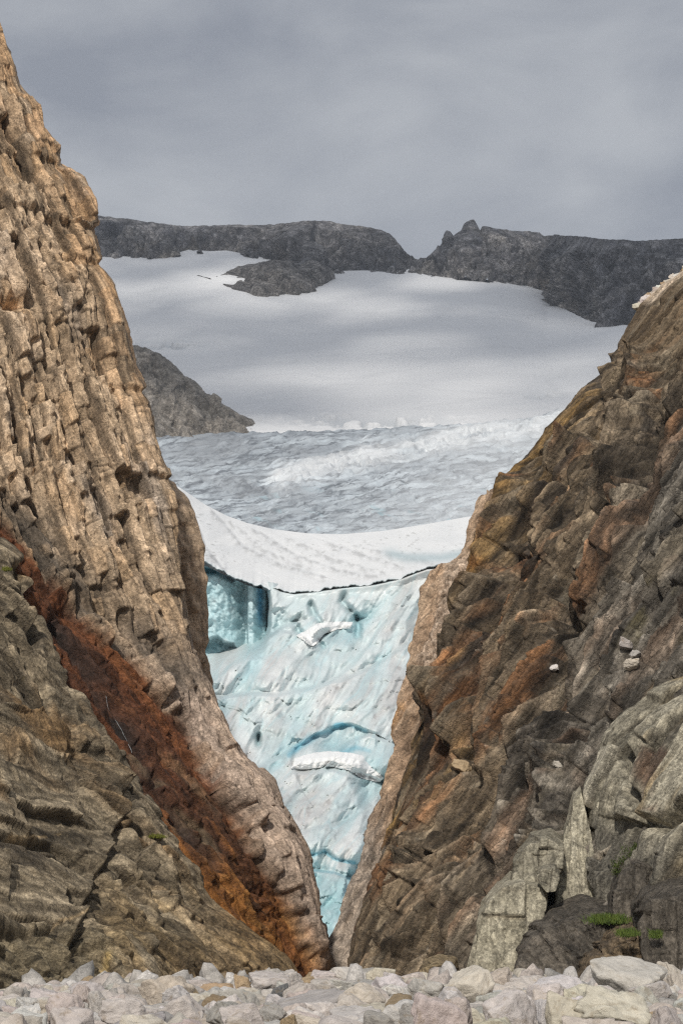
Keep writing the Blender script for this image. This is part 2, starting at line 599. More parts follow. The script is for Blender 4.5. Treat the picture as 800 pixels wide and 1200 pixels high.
def wall_A():
    w = Wall(-80, 1165, 1120, lambda y: np.full(np.shape(y), -170.), curve_at(A_EDGE),
             lambda y: np.interp(y, [-80, 600, 1165], [166, 146, 106]), lambda y: np.interp(y, [-80, 600, 1165], [178, 168, 160]), 620, 50, 50, 30)
    fx, fy = w.fx, w.fy
    col = w.frame(-9)
    warp = fbm(col * .05, 2, 3)
    warp2 = fbm(col * .05, 2, 9)
    q = col + np.stack([warp, warp2, warp], 1).astype(F32) * 3
    # jointed columns
    h1, e1, r1 = blocks(q, 2.4, 7.0, 11, .6, .16, .32, .26, .11, .38, 1.6)
    h2, e2, r2 = blocks(q + fbm(q * .3, 2, 14)[:, None] * .5, 1.0, 2.7, 12, .9, .2, .3, .16, .08, .38, 1.4)
    h3, e3, r3 = blocks(q + fbm(q * .6, 2, 5)[:, None] * .35, .42, 1.2, 13, 1.0, .4, .4, .08, .06)
    big = fbm(col * np.array([.05, .03, .05], F32), 3, 21)
    fine = fbm(q * np.array([1.2, .5, 1.2], F32), 4, 31)
    tan = .95 * h1 + .85 * h2 + .7 * h3 + big * 1.5 + fine * .05
    # foliated ramp
    fol = w.frame(-40)
    fw = fol + np.stack([fbm(fol * .08, 3, 41)] * 3, 1).astype(F32) * 2.5
    g1 = fbm(fw * np.array([.55, .09, .4], F32), 4, 42, ridged=True)
    k1, ke1, kr1 = blocks(fw, 1.3, 4.5, 43, 1.0, .25, .3, .12, .09)
    k2, ke2, kr2 = rock(fw, (.5, 1.4, .9), 44, 1.2, .5, .4, .15, .08, .1)
    ramp_d = g1 * .6 + .8 * k1 + .75 * k2 + fine * .15
    d, tp = sdist(fx, fy, RUST_TOP)
    dj = d + fbm(col * .35, 3, 51) * 14
    m = sstep(-3, 5, dj)                                    # 1 on the ramp
    gully = np.exp(-(np.abs(sdist(fx, fy, WET)[0]) / 9) ** 2)
    base = lerp(1.2 * sstep(-60, -5, d) * sstep(500, 700, fy), -1.6 + .028 * np.clip(d, 0, 90), m)
    # the rounded ledge above the dark folded gneiss, and a bench in the tan wall
    fold = np.exp(-(sdist(fx, fy, [(95, 705), (130, 715), (165, 735), (195, 775)])[0] / 16) ** 2)
    att = .3 + .7 * sstep(0, 45, w.fe)
    disp = (lerp(tan, ramp_d, m) * att + base - 2.4 * gully * m - 1.2 * fold)
    # ledges across the upper wall
    for pts, a, wd in (([(-60, 150), (0, 165), (60, 185)], 1.4, 7), ([(-20, 236), (40, 246), (100, 262)], 1.6, 8), ([(-20, 300), (60, 290), (115, 305)], 1.2, 7),
                       ([(-40, 425), (60, 438), (165, 455)], 1.6, 8), ([(-40, 560), (90, 555), (190, 560)], 1.2, 8), ([(110, 605), (205, 600)], .8, 6),
                       ([(60, 380), (95, 350), (105, 300)], 1.2, 6), ([(40, 560), (75, 500), (80, 450)], 1.0, 6)):
        dd = sdist(fx, fy, pts)[0] + warp * 8
        disp += lip(dd, -a, -a * .5, wd, wd * 3) * sstep(60, 0, np.abs(dd)) * (1 - m) * (.15 + .5 * sstep(-.1, .35, warp2))
    # cave under the big block at lower left of the upper wall
    disp -= 2.5 * np.exp(-((fx - 20) / 22) ** 2 - ((fy - 352) / 9) ** 2)
    disp += .2 * sstep(60, 0, w.fe)
    w.displace(disp)
    q = w.frame(-9) + np.stack([warp, warp2, warp], 1).astype(F32) * 3
    fw = w.frame(-40) + (fw - fol)

    # ---------------- colour of the rock itself
    t = np.clip(.5 + .55 * fbm(q * np.array([.12, .07, .12], F32), 4, 61) + .28 * (r1 - .5) + .25 * (r2 - .5), 0, 1)
    c = ramp(t, [(0, (.25, .195, .13)), (.3, (.40, .31, .205)), (.55, (.49, .39, .265)), (.8, (.54, .44, .315)), (1, (.56, .41, .25))])
    grey = sstep(.05, .45, fbm(q * np.array([.25, .06, .25], F32), 4, 62) + .12 * (fy - 420) / 300)
    c = mixc(c, (.38, .345, .295), grey * .7)
    och = sstep(.12, .5, fbm(q * np.array([.3, .12, .3], F32), 3, 63) + .25 * (r2 - .5))
    c = mixc(c, (.47, .33, .185), och * .55)
    ochE = sstep(70, 5, w.fe) * sstep(560, 380, fy) * sstep(.35, .7, r2 + .3 * och)
    c = mixc(c, (.52, .34, .18), ochE * .7)
    blk = sstep(.25, .55, fbm(q * np.array([.5, .1, .5], F32), 4, 64))
    c = mixc(c, (.085, .075, .06), blk * .6)
    c = c * (1 + .42 * (r2 - .5) + .3 * (r1 - .5) + .25 * (r3 - .5))[:, None]
    c = mixc(c, (.52, .37, .21), (r2 > .86) * .5)
    c = mixc(c, (.055, .046, .036), np.maximum(e1 * .75, e2 * .6))
    stn = sstep(.15, .5, fbm(q * np.array([.9, .14, .9], F32), 4, 60))
    c = mixc(c, (.13, .105, .075), stn * .6)
    # lower right: paler pinkish grey blocks beside the ice
    pk = sstep(690, 860, fy) * (1 - m)
    c = mixc(c, (.50, .415, .335), pk * .8)
    c = mixc(c, (.30, .25, .205), pk * sstep(.1, .5, fbm(q * .4, 3, 65)) * .6)
    # dark folded gneiss just above the ramp
    dk = sstep(-62, -20, d) * sstep(0, -8, dj) * sstep(560, 610, fy) * sstep(830, 790, fy)
    dk2 = dk * sstep(-.25, .2, fbm(fw * np.array([.35, .08, .3], F32), 3, 66) + .15)
    c = mixc(c, (.085, .078, .065), dk2 * .85)
    # rust
    rt = np.clip(.5 + .8 * fbm(fw * np.array([.5, .07, .4], F32), 4, 67) + .3 * (kr1 - .5), 0, 1)
    low = sstep(900, 1080, fy)
    rc = ramp(rt, [(0, (.028, .022, .019)), (.3, (.075, .036, .021)), (.55, (.14, .058, .028)), (.8, (.205, .09, .038)), (1, (.22, .16, .105))])
    rc = rc + (ramp(rt, [(0, (.055, .032, .02)), (.35, (.15, .068, .026)), (.6, (.33, .15, .04)), (.8, (.40, .215, .065)), (1, (.31, .25, .17))]) - rc) * (low * .9)[:, None]
    gs = sstep(.1, .4, fbm(fw * np.array([.3, .05, .3], F32), 3, 68)) * sstep(840, 930, fy)
    rc = mixc(rc, (.27, .225, .145), gs * .6)
    edge_or = np.exp(-(np.abs(dj - 16) / 12) ** 2)
    rc = mixc(rc, (.17, .07, .03), edge_or * .5)
    rb = sstep(.05, .4, fbm(fw * np.array([.4, .05, .3], F32), 4, 69))
    rc = mixc(rc, (.03, .025, .022), rb * (.75 - .45 * low))
    c = lerp(c, rc, m[:, None])
    gw = np.exp(-(np.abs(sdist(fx, fy, WET)[0] + warp * 12) / 15) ** 2)
    c = mixc(c, (.028, .026, .024), gw * m * .95)
    # a spot of orange at the pale rock near the top of the ramp
    c = np.clip(c * np.array([1.05, .975, .955], F32), .012, .8)
    o = w.build('jointed_face', M_TAN, None, c, q)
    return w, child(o, cliff_left)


WA, _ = wall_A()


def wall_C():
    edge = [(-60, 590), (-30, 612), (0, 635), (24, 655), (36, 690), (45, 720), (57, 765), (80, 800), (97, 822), (118, 852), (135, 880), (150, 905), (175, 935),
            (190, 960), (205, 990), (225, 1020), (255, 1060), (288, 1090), (326, 1115), (346, 1140), (360, 1170)]
    w = Wall(590, 1170, 560, lambda y: np.full(np.shape(y), -190.), rough_edge(curve_at(edge), 4, 5, 18),
             lambda y: np.interp(y, [590, 880, 1170], [136, 112, 96]), lambda y: np.interp(y, [590, 880, 1170], [149, 142, 135]), 720, 40, 40, 16)
    fx, fy = w.fx, w.fy
    left = sstep(150, 60, fx) * sstep(780, 860, fy)         # gently dipping bedding at the left, steep to the right
    fa0, fb0 = fa, fb = w.frame(-72), w.frame(-34)
    wq = fbm(fa * .07, 3, 71)
    fa = fa + np.stack([wq, wq, wq], 1).astype(F32) * 3.5
    wq2 = fbm(fb * .08, 3, 72)
    fb = fb + np.stack([wq2, wq2, wq2], 1).astype(F32) * 3
    A = np.array([.8, .08, .3], F32)
    ga = fbm(fa * A, 3, 73, ridged=True) * .55 + fbm(fa * .12, 3, 74) * 1.6
    gb = fbm(fb * A, 2, 75, ridged=True) * .9 + fbm(fb * .12, 3, 76) * 1.6
    col = w.frame(-4)
    ka, kea, kra = blocks(fa, 2.2, 8, 77, .4, .12, .18, .12, .08)
    kb, keb, krb = blocks(fb, 1.5, 5.5, 78, 1., .25, .3, .14, .09)
    kc, kec, krc = blocks(col + wq[:, None] * 2, 1.2, 4.5, 79, 1., .2, .45, .25, .1)
    ks, kes, krs = rock(fb, (.5, 1.7, 1.), 80, 1.2, .5, .3, .12, .06, .1)
    colm = sstep(1010, 1065, fy + wq * 25) * sstep(100, 140, fx + wq2 * 20)   # steep little pillars at the foot
    pl = sstep(1085, 1100, fy + wq * 20) * (1 - colm)
    d = lerp(.45 * gb + 1.0 * kb + .7 * ks, ga * .4 + 1.3 * ka + .3 * ks, left)
    d = lerp(d, .9 * kc + .25 * gb + .4 * ks, np.maximum(colm, pl * .8))
    # joints and overhangs
    for pts, a, wd in (([(0, 830), (45, 845), (100, 870), (140, 925)], -1.6, 10), ([(-10, 985), (60, 990), (110, 1020), (125, 1035)], 1.3, 9),
                       ([(82, 1112), (100, 1060), (122, 1005), (136, 960), (138, 925)], 2.2, 7), ([(-10, 1095), (60, 1100), (120, 1110)], 1.2, 7),
                       ([(60, 770), (110, 850), (150, 930), (180, 1000)], 1.3, 10), ([(0, 720), (50, 800), (90, 880)], 1.2, 9)):
        dd = sdist(fx, fy, pts)[0] + wq * 6
        d += .7 * lip(dd, -a, -a * .4, wd, wd * 3)
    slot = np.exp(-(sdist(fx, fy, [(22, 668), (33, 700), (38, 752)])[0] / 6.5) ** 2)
    d -= 5.0 * slot
    d *= .4 + .6 * sstep(0, 30, w.fe)
    w.displace(d)
    fa = w.frame(-72) + (fa - fa0)
    fb = w.frame(-34) + (fb - fb0)
    col = w.frame(-4)
    t = np.clip(.5 + .7 * lerp(fbm(fb * np.array([.7, .10, .4], F32), 4, 81), fbm(fa * np.array([.8, .08, .3], F32), 4, 82), left) + .25 * (lerp(krb, kra, left) - .5), 0, 1)
    c = ramp(t, [(0, (.06, .055, .047)), (.3, (.135, .122, .10)), (.55, (.20, .18, .145)), (.8, (.27, .245, .20)), (1, (.35, .32, .27))])
    br = sstep(0, .4, fbm(fb * np.array([.2, .06, .2], F32), 3, 83) + .35 * np.exp(-((fx - 50) / 60) ** 2 - ((fy - 850) / 35) ** 2) - .05)
    c = mixc(c, (.23, .15, .075), br * .7)
    bk = sstep(.08, .4, fbm(fa * np.array([.25, .07, .25], F32), 4, 84) + .5 * np.exp(-(sdist(fx, fy, [(0, 1000), (60, 1005), (120, 1040)])[0] / 12) ** 2))
    c = mixc(c, (.05, .045, .04), bk * .75)
    gr = sstep(1080, 1110, fy) * sstep(170, 120, fx)
    c = mixc(c, (.16, .145, .105), gr * .6)
    tn = colm * sstep(-.2, .2, fbm(col * np.array([.5, .1, .3], F32), 3, 85))
    c = mixc(c, (.25, .195, .115), tn * .6)
    c = mixc(c, (.27, .19, .10), sstep(200, 300, fx) * .5)
    # quartz lenses and a pale yellow streak at the foot
    qz = np.exp(-(np.abs(sdist(fx, fy, [(-10, 984), (30, 986), (70, 978)])[0] + wq2 * 8) / 1.8) ** 2) * sstep(-.1, .1, fbm(fa * .6, 2, 86))
    qz += np.exp(-(np.abs(sdist(fx, fy, [(0, 1075), (50, 1090), (95, 1085)])[0] + wq2 * 8) / 1.3) ** 2) * .6
    c = mixc(c, (.52, .42, .28), qz)
    st = np.exp(-((fx - 125 - 3 * wq * 4) / 4.5) ** 2) * sstep(1112, 1122, fy)
    c = mixc(c, (.48, .38, .19), st * .9)
    lich = sstep(.35, .5, fbm(fb * .9, 3, 87)) * sstep(600, 700, fy) * sstep(900, 800, fy)
    c = mixc(c, (.20, .17, .05), lich * .5)
    c = mixc(c, (.04, .036, .03), slot * .8)  # shade inside the recessed slot, put into the colour
    bnd = lerp(fbm(fb * np.array([1.2, .10, .6], F32), 2, 88), fbm(fa * np.array([1.6, .07, .5], F32), 3, 89), left)
    c = c * np.clip(1 + 1.25 * bnd + .35 * (lerp(krb, kra, left) - .5), .35, 1.9)[:, None]
    c = mixc(c, (.035, .03, .026), np.maximum(lerp(keb, kea, left) * .6, kec * colm * .7))
    c = c * np.array([1.14, 1.02, .86], F32)
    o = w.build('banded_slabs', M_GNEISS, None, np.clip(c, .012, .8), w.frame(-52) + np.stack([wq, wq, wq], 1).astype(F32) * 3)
    return w, child(o, cliff_left)


WC, _ = wall_C()


def wall_D():
    ae = curve_at(A_EDGE)
    edge = rough_edge(curve_at([(196, 562), (206, 570), (216, 578), (231, 602), (238, 640), (242, 680), (243, 760), (246, 800), (244, 850)]), 5, 2.0, 12)
    w = Wall(562, 850, 250, lambda y: ae(y) - 45, edge, lambda y: np.full(np.shape(y), 196.), lambda y: np.interp(y, [562, 850], [206, 200]), 70, 24, 30, 20)
    q = w.frame(-6)
    h1, e1, r1 = blocks(q, 2.2, 7, 91, .7, .2, .25, .15, .1)
    h2, e2, r2 = rock(q, (1., 2.6, 2), 92, 1, .4, .3, .1, .06, .08)
    w.displace((.8 * h1 + .6 * h2 + fbm(q * .5, 4, 93) * .4) * (.3 + .7 * sstep(0, 20, w.fe)))
    q = w.frame(-6)
    t = np.clip(.5 + .6 * fbm(q * np.array([.3, .1, .3], F32), 4, 94) + .3 * (r1 - .5), 0, 1)
    c = ramp(t, [(0, (.20, .15, .105)), (.5, (.32, .235, .16)), (1, (.42, .31, .21))])
    c = mixc(c, (.16, .13, .1), e1 * .5) * 1.5
    return child(w.build('rear_buttress', M_TAN, None, c, q), cliff_left)


wall_D()

# ------------------------------------------------------------------ right cliff
cliff_right = tag(empty('cliff_right', pix(600, 1100, 140)), 'dark brown rust-streaked rock wall right of the glacier', 'cliff', kind='structure')
F_EDGE = [(960, 180), (900, 228), (840, 280), (800, 308), (770, 328), (744, 352), (727, 384), (713, 420), (696, 432), (668, 460), (655, 476), (627, 505), (602, 540), (580, 573),
          (562, 612), (548, 650), (535, 700), (521, 750), (508, 800), (494, 840), (478, 885), (463, 935), (449, 985), (440, 1010), (425, 1050), (412, 1090), (403, 1140), (400, 1170)]


def wall_F():
    w = Wall(190, 1170, 900, lambda y: np.full(np.shape(y), 985.), curve_at(F_EDGE),
             lambda y: np.interp(y, [190, 600, 1170], [155, 124, 98]), lambda y: np.interp(y, [190, 600, 1170], [186, 172, 155]), 900, 50, 50, 30)
    fx, fy = w.fx, w.fy
    ANG = 17
    f0 = w.frame(ANG)
    wq = fbm(f0 * .045, 3, 101)
    wv = fbm(f0 * .045, 3, 102)
    f = f0 + np.stack([wq, wv, wq], 1).astype(F32) * 5
    wl = fbm(f * np.array([.5, .12, .5], F32), 3, 103)
    f = f + np.stack([wl, wl, wl], 1).astype(F32) * .22
    g1 = fbm(f * np.array([.22, .035, .15], F32), 3, 104, ridged=True)
    g2 = fbm(f * np.array([.8, .11, .5], F32), 2, 105, ridged=True)
    k1, e1, r1 = blocks(f, 2.0, 13, 106, .7, .12, .3, .2, .1, .38, 1.3)
    k2, e2, r2 = blocks(f + fbm(f * .3, 2, 117)[:, None] * .3, .7, 5.0, 107, .9, .18, .4, .16, .08, .38, 1.5)
    k3, e3, r3 = blocks(f + fbm(f * .7, 2, 120)[:, None] * .2, .5, 2.2, 108, 1.0, .3, .5, .08, .07)
    big = fbm(f0 * np.array([.05, .03, .05], F32), 3, 109)
    smooth = sstep(470, 380, fy) * .5                         # the worn dome at the top is smoother
    g3 = fbm(f * np.array([1.7, .2, 1.], F32), 1, 118, ridged=True)
    d = (g1 * 1.7 + g2 * 1.1 + g3 * .4 + 1.0 * k1 + .9 * k2 + .8 * k3) * (1 - smooth) + big * 2.6
    d -= d.mean()
    d *= .2 + .8 * sstep(0, 45, w.fe)
    d -= .5 * sstep(60, 0, w.fe)
    # ribs and gullies that run down the face
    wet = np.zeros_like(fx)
    for pts, a, wd in (([(716, 415), (705, 470), (690, 520), (660, 560)], -2.6, 9), ([(720, 420), (712, 470)], 2.2, 10),
                       ([(640, 560), (615, 640), (590, 720), (560, 830), (545, 900)], -2.0, 10), ([(600, 570), (575, 650), (560, 740), (535, 830)], 1.6, 14),
                       ([(668, 640), (640, 720), (615, 800), (590, 880)], 1.5, 12), ([(545, 820), (520, 900), (500, 980), (480, 1060)], 1.8, 14),
                       ([(600, 860), (570, 930), (545, 1010), (520, 1110)], -1.8, 11), ([(680, 860), (640, 930), (600, 1000), (560, 1060)], 1.6, 12),
                       ([(760, 560), (730, 640), (690, 740), (660, 830)], -1.7, 11), ([(800, 640), (770, 720), (720, 820)], 1.5, 12),
                       ([(672, 900), (668, 960), (655, 1040), (650, 1080)], 2.2, 11), ([(690, 920), (692, 980), (700, 1060)], -2.2, 9),
                       ([(730, 480), (700, 560), (668, 640), (650, 720)], -1.5, 7), ([(790, 440), (760, 520), (735, 600)], -1.5, 8), ([(775, 700), (735, 790), (700, 850)], -1.6, 8),
                       ([(660, 720), (630, 800), (598, 900), (575, 990)], -1.7, 8), ([(700, 740), (665, 830), (635, 920), (600, 1010)], 1.5, 10), ([(610, 760), (588, 830), (566, 900)], 1.4, 9),
                       ([(640, 940), (610, 1010), (580, 1080)], -1.6, 8), ([(525, 880), (505, 960), (480, 1040), (455, 1120)], -1.6, 8), ([(590, 940), (560, 1020), (535, 1110)], 1.5, 10),
                       ([(500, 1000), (470, 1110)], 1.2, 9), ([(750, 420), (745, 500), (720, 580)], 1.6, 10), ([(640, 520), (610, 590), (590, 660)], -1.3, 7)):
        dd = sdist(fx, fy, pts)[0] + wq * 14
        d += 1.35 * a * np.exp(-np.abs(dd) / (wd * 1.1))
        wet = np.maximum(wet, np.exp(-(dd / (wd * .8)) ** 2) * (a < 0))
    for pts, a, wd in (([(590, 640), (640, 650), (660, 620)], 1.0, 8), ([(575, 690), (600, 680), (640, 640)], -1.4, 7)):
        dd = sdist(fx, fy, pts)[0] + wq * 10
        d += .7 * lip(dd, -a, -a * .4, wd, wd * 2)
    w.displace(d)
    f = w.frame(ANG) + (f - f0)
    # colour
    st = fbm(f * np.array([.45, .035, .3], F32), 5, 111)
    t = np.clip(.5 + .85 * st + .3 * (r1 - .5) + .2 * (r2 - .5), 0, 1)
    c = ramp(t, [(0, (.055, .042, .03)), (.25, (.12, .09, .06)), (.5, (.19, .142, .092)), (.75, (.255, .195, .13)), (1, (.33, .27, .195))])
    greyR = sstep(640, 790, fx + (fy - 700) * .35 + wq * 90) * sstep(430, 560, fy)
    gc = ramp(t, [(0, (.055, .05, .045)), (.3, (.12, .11, .095)), (.6, (.19, .175, .15)), (1, (.30, .28, .245))])
    c = lerp(c, gc, (greyR * .85)[:, None])
    s2 = fbm(f * np.array([.3, .03, .22], F32), 4, 112)
    rust = sstep(.02, .36, s2 + .25 * (r2 - .5)) * (1 - .55 * greyR)
    c = mixc(c, (.235, .105, .042), rust * .85)
    och = sstep(.12, .45, fbm(f * np.array([.3, .05, .25], F32), 4, 113) + .38 * np.exp(-(w.fe / 45) ** 2) * sstep(420, 480, fy) * sstep(960, 700, fy) - .06)
    c = mixc(c, (.27, .165, .06), och * .85)
    org = np.exp(-((fx - 598) / 14) ** 2 - ((fy - 657 + (fx - 598) * .8) / 9) ** 2) + .8 * np.exp(-((fx - 560) / 14) ** 2 - ((fy - 665) / 8) ** 2)
    c = mixc(c, (.40, .145, .04), org * .8)
    gold = np.exp(-((fx - 455) / 12) ** 2 - ((fy - 965 + (fx - 455)) / 14) ** 2)
    c = mixc(c, (.33, .20, .055), gold * .7)
    blk = sstep(.12, .42, fbm(f * np.array([.35, .05, .3], F32), 4, 114))
    c = mixc(c, (.035, .031, .027), blk * .85)
    c = mixc(c, (.05, .04, .032), wet * sstep(-.25, .25, s2) * .6)  # gullies darkened: water seeps, plus shade for depth put into the colour
    bs = sstep(.02, .3, fbm(f * np.array([1.1, .11, .6], F32), 2, 119, ridged=True) - .25)
    c = mixc(c, (.05, .042, .034), bs * .35)
    st2 = fbm(f * np.array([1.1, .11, .6], F32), 2, 123)
    st3 = fbm(f * np.array([1.6, .35, 1.2], F32), 2, 124)
    patch = fbm(f * np.array([.16, .05, .16], F32), 2, 129)
    c = c * np.clip(1.0 + (1.5 + 1.0 * patch) * st2 + .9 * st3, .28, 2.1)[:, None]
    c = c * (1 + .5 * (r2 - .5) + .3 * (r1 - .5))[:, None]
    c = mixc(c, (.03, .026, .022), np.maximum(e1 * .7, e2 * .55))
    dome = sstep(450, 390, fy)
    dc = ramp(t, [(0, (.05, .036, .024)), (.5, (.125, .088, .053)), (1, (.19, .14, .088))])
    c = lerp(c, dc, (dome * .7)[:, None])
    dry = sstep(.12, .4, fbm(f * np.array([.4, .045, .3], F32), 4, 122))
    c = mixc(c, (.30, .25, .18), dry * .5)
    spk = sstep(.3, .5, fbm(f * np.array([1.2, .5, 1.2], F32), 3, 115)) * sstep(600, 700, fy)
    c = mixc(c, (.36, .32, .26), spk * .55)
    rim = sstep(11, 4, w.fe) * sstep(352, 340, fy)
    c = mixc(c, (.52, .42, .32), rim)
    moss = sstep(.2, .4, fbm(f * np.array([.4, .15, .4], F32), 3, 116)) * np.exp(-((fx - 775) / 26) ** 2) * sstep(640, 690, fy) * sstep(860, 800, fy)
    c = mixc(c, (.12, .10, .025), moss * .8)
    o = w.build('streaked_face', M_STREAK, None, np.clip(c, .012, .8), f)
    return w, child(o, cliff_right)


WF, _ = wall_F()


def wall_G():
    fe = curve_at(F_EDGE)
    edge = rough_edge(curve_at([(578, 572), (561, 584), (549, 610), (544, 640), (533, 658), (520, 663), (502, 668), (493, 690), (486, 730), (476, 790), (463, 830), (459, 862),
                                (462, 880), (452, 905), (447, 935), (432, 960), (425, 985), (418, 1010), (404, 1045), (394, 1080), (384, 1110), (379, 1140), (376, 1170)]), 6, 1.8, 10)
    w = Wall(572, 1170, 560, lambda y: fe(y) + 45, edge, lambda y: np.interp(y, [572, 1170], [214, 176]), lambda y: np.interp(y, [572, 1170], [218, 180]), 120, 26, 30, 22)
    q = w.frame(13)
    wq = fbm(q * .1, 3, 121)
    q = q + np.stack([wq, wq, wq], 1).astype(F32) * 2
    h1, e1, r1 = blocks(q, 2., 7, 122, .8, .25, .25, .15, .1)
    h2, e2, r2 = rock(q, (.9, 2.6, 1.5), 123, 1.1, .4, .35, .1, .06, .08)
    h3, e3, r3 = facets(q * np.array([1 / .5, 1 / .6, 1 / .5], F32), 124, 1, 1, .4, .1)
    gap = np.abs(fe(w.fy) - w.fx)
    scree = sstep(26, 14, gap + wq * 10) * sstep(640, 670, w.fy) * sstep(860, 780, w.fy)
    low = sstep(930, 1000, w.fy)
    d = lerp(.8 * h1 + .75 * h2 + fbm(q * np.array([.7, .2, .7], F32), 4, 125) * .5, .55 * h3 + .5, scree)
    w.displace(d * (.3 + .7 * sstep(0, 16, w.fe)))
    q = w.frame(13) + np.stack([wq, wq, wq], 1).astype(F32) * 2
    t = np.clip(.5 + .7 * fbm(q * np.array([.4, .08, .4], F32), 4, 126) + .3 * (r1 - .5), 0, 1)
    c = ramp(t, [(0, (.16, .12, .085)), (.4, (.31, .23, .16)), (.7, (.40, .31, .22)), (1, (.44, .36, .27))])
    c = mixc(c, (.40, .24, .11), sstep(.1, .4, fbm(q * np.array([.3, .08, .3], F32), 3, 127)) * .6)
    c = mixc(c, (.17, .14, .11), np.maximum(e1, e2 * .6) * .6)
    c = lerp(c, ramp(r3, [(0, (.22, .18, .14)), (1, (.46, .38, .30))]), scree[:, None])
    c = mixc(c, ((.30, .275, .24)), low * .75)
    c = mixc(c, (.13, .115, .1), low * sstep(.05, .35, fbm(q * np.array([.8, .1, .6], F32), 4, 128)) * .7)
    c = c * np.array([1.38, 1.3, 1.26], F32)
    return w, child(w.build('rear_rib', M_TAN, None, np.clip(c, .02, .8), q), cliff_right)


WG, _ = wall_G()


def wall_I():
    edge = rough_edge(curve_at([(850, 772), (815, 790), (795, 800), (770, 812), (736, 835), (714, 860), (699, 897), (689, 940), (686, 985), (690, 1030), (700, 1070), (715, 1110), (730, 1170)]), 8, 4, 24)
    w = Wall(772, 1170, 400, lambda y: np.full(np.shape(y), 985.), edge,
             lambda y: np.interp(y, [772, 950, 1170], [108, 97, 88]), lambda y: np.interp(y, [772, 950, 1170], [131, 125, 116]), 460, 40, 45, 20)
    fx, fy = w.fx, w.fy
    f = w.frame(8)
    wq = fbm(f * .06, 3, 131)
    f = f + np.stack([wq, wq, wq], 1).astype(F32) * 2
    k1, e1, r1 = blocks(f, 1.9, 8, 132, .45, .1, .4, .22, .09)
    k2, e2, r2 = rock(f, (.8, 3, 2), 133, .9, .3, .3, .1, .05, .06)
    bed = fbm(w.frame(-80) * np.array([1.2, .08, .3], F32), 4, 134, ridged=True)
    low = sstep(960, 1010, fy + (fx - 750) * -.5)
    d = 1.2 * k1 + .15 * k2 + bed * .1 + fbm(f * .4, 4, 135) * .25 + low * (.7 * k2 - .6)
    d -= 3.0 * np.exp(-(sdist(fx, fy, [(733, 880), (738, 940), (741, 955)])[0] / 4) ** 2)
    dd = sdist(fx, fy, [(735, 958), (775, 962), (800, 945), (840, 930)])[0]
    d += lip(dd, -1.8, -.4, 14, 30)
    d *= .4 + .6 * sstep(0, 30, w.fe)
    w.displace(d)
    f = w.frame(8) + np.stack([wq, wq, wq], 1).astype(F32) * 2
    t = np.clip(.5 + .55 * fbm(f * np.array([.5, .06, .4], F32), 4, 136) + .35 * (r1 - .5) + .12 * bed, 0, 1)
    c = ramp(t, [(0, (.17, .15, .11)), (.35, (.29, .26, .195)), (.65, (.38, .345, .265)), (1, (.46, .42, .335))])
    bl = fbm(w.frame(-84) * np.array([1.8, .10, .5], F32), 2, 140)
    c = c * np.clip(1 + .8 * bl + .4 * (r1 - .5), .5, 1.6)[:, None]
    c = mixc(c, (.045, .038, .03), np.maximum(e1 * .8, e2 * .3))
    pan = np.exp(-(np.abs(fx - 764) / 17) ** 6) * sstep(868, 876, fy) * sstep(960, 954, fy) * sstep(.0, .3, .2 + fbm(f * .3, 3, 137))
    c = mixc(c, (.13, .07, .045), pan * .7)
    c = mixc(c, (.33, .235, .11), sstep(.15, .4, fbm(f * np.array([.3, .1, .3], F32), 3, 138)) * .5)
    c = mixc(c, (.085, .078, .068), low * .7)
    c = mixc(c, (.05, .045, .04), sstep(.1, .4, fbm(f * np.array([.5, .06, .4], F32), 3, 139)) * .6)
    return w, child(w.build('pale_slab_buttress', M_GNEISS, None, np.clip(c, .012, .8), f), cliff_right)


WI, _ = wall_I()

# ------------------------------------------------------------------ glacier
glacier = tag(empty('glacier', pix(400, 1100, 215)), 'pale blue glacier tongue squeezed between the rock walls under a white snow bank', 'glacier', kind='structure')


K_TOP = top_at([(130, 540), (180, 556), (212, 572), (240, 591), (265, 604), (290, 613), (320, 620), (360, 625), (400, 626), (450, 622), (500, 614), (545, 606), (620, 594)])
K_BOT = top_at([(130, 640), (225, 655), (243, 662), (270, 677), (300, 689), (345, 697), (372, 694), (400, 690), (440, 686), (470, 679), (488, 672), (500, 668), (560, 664), (620, 660)])


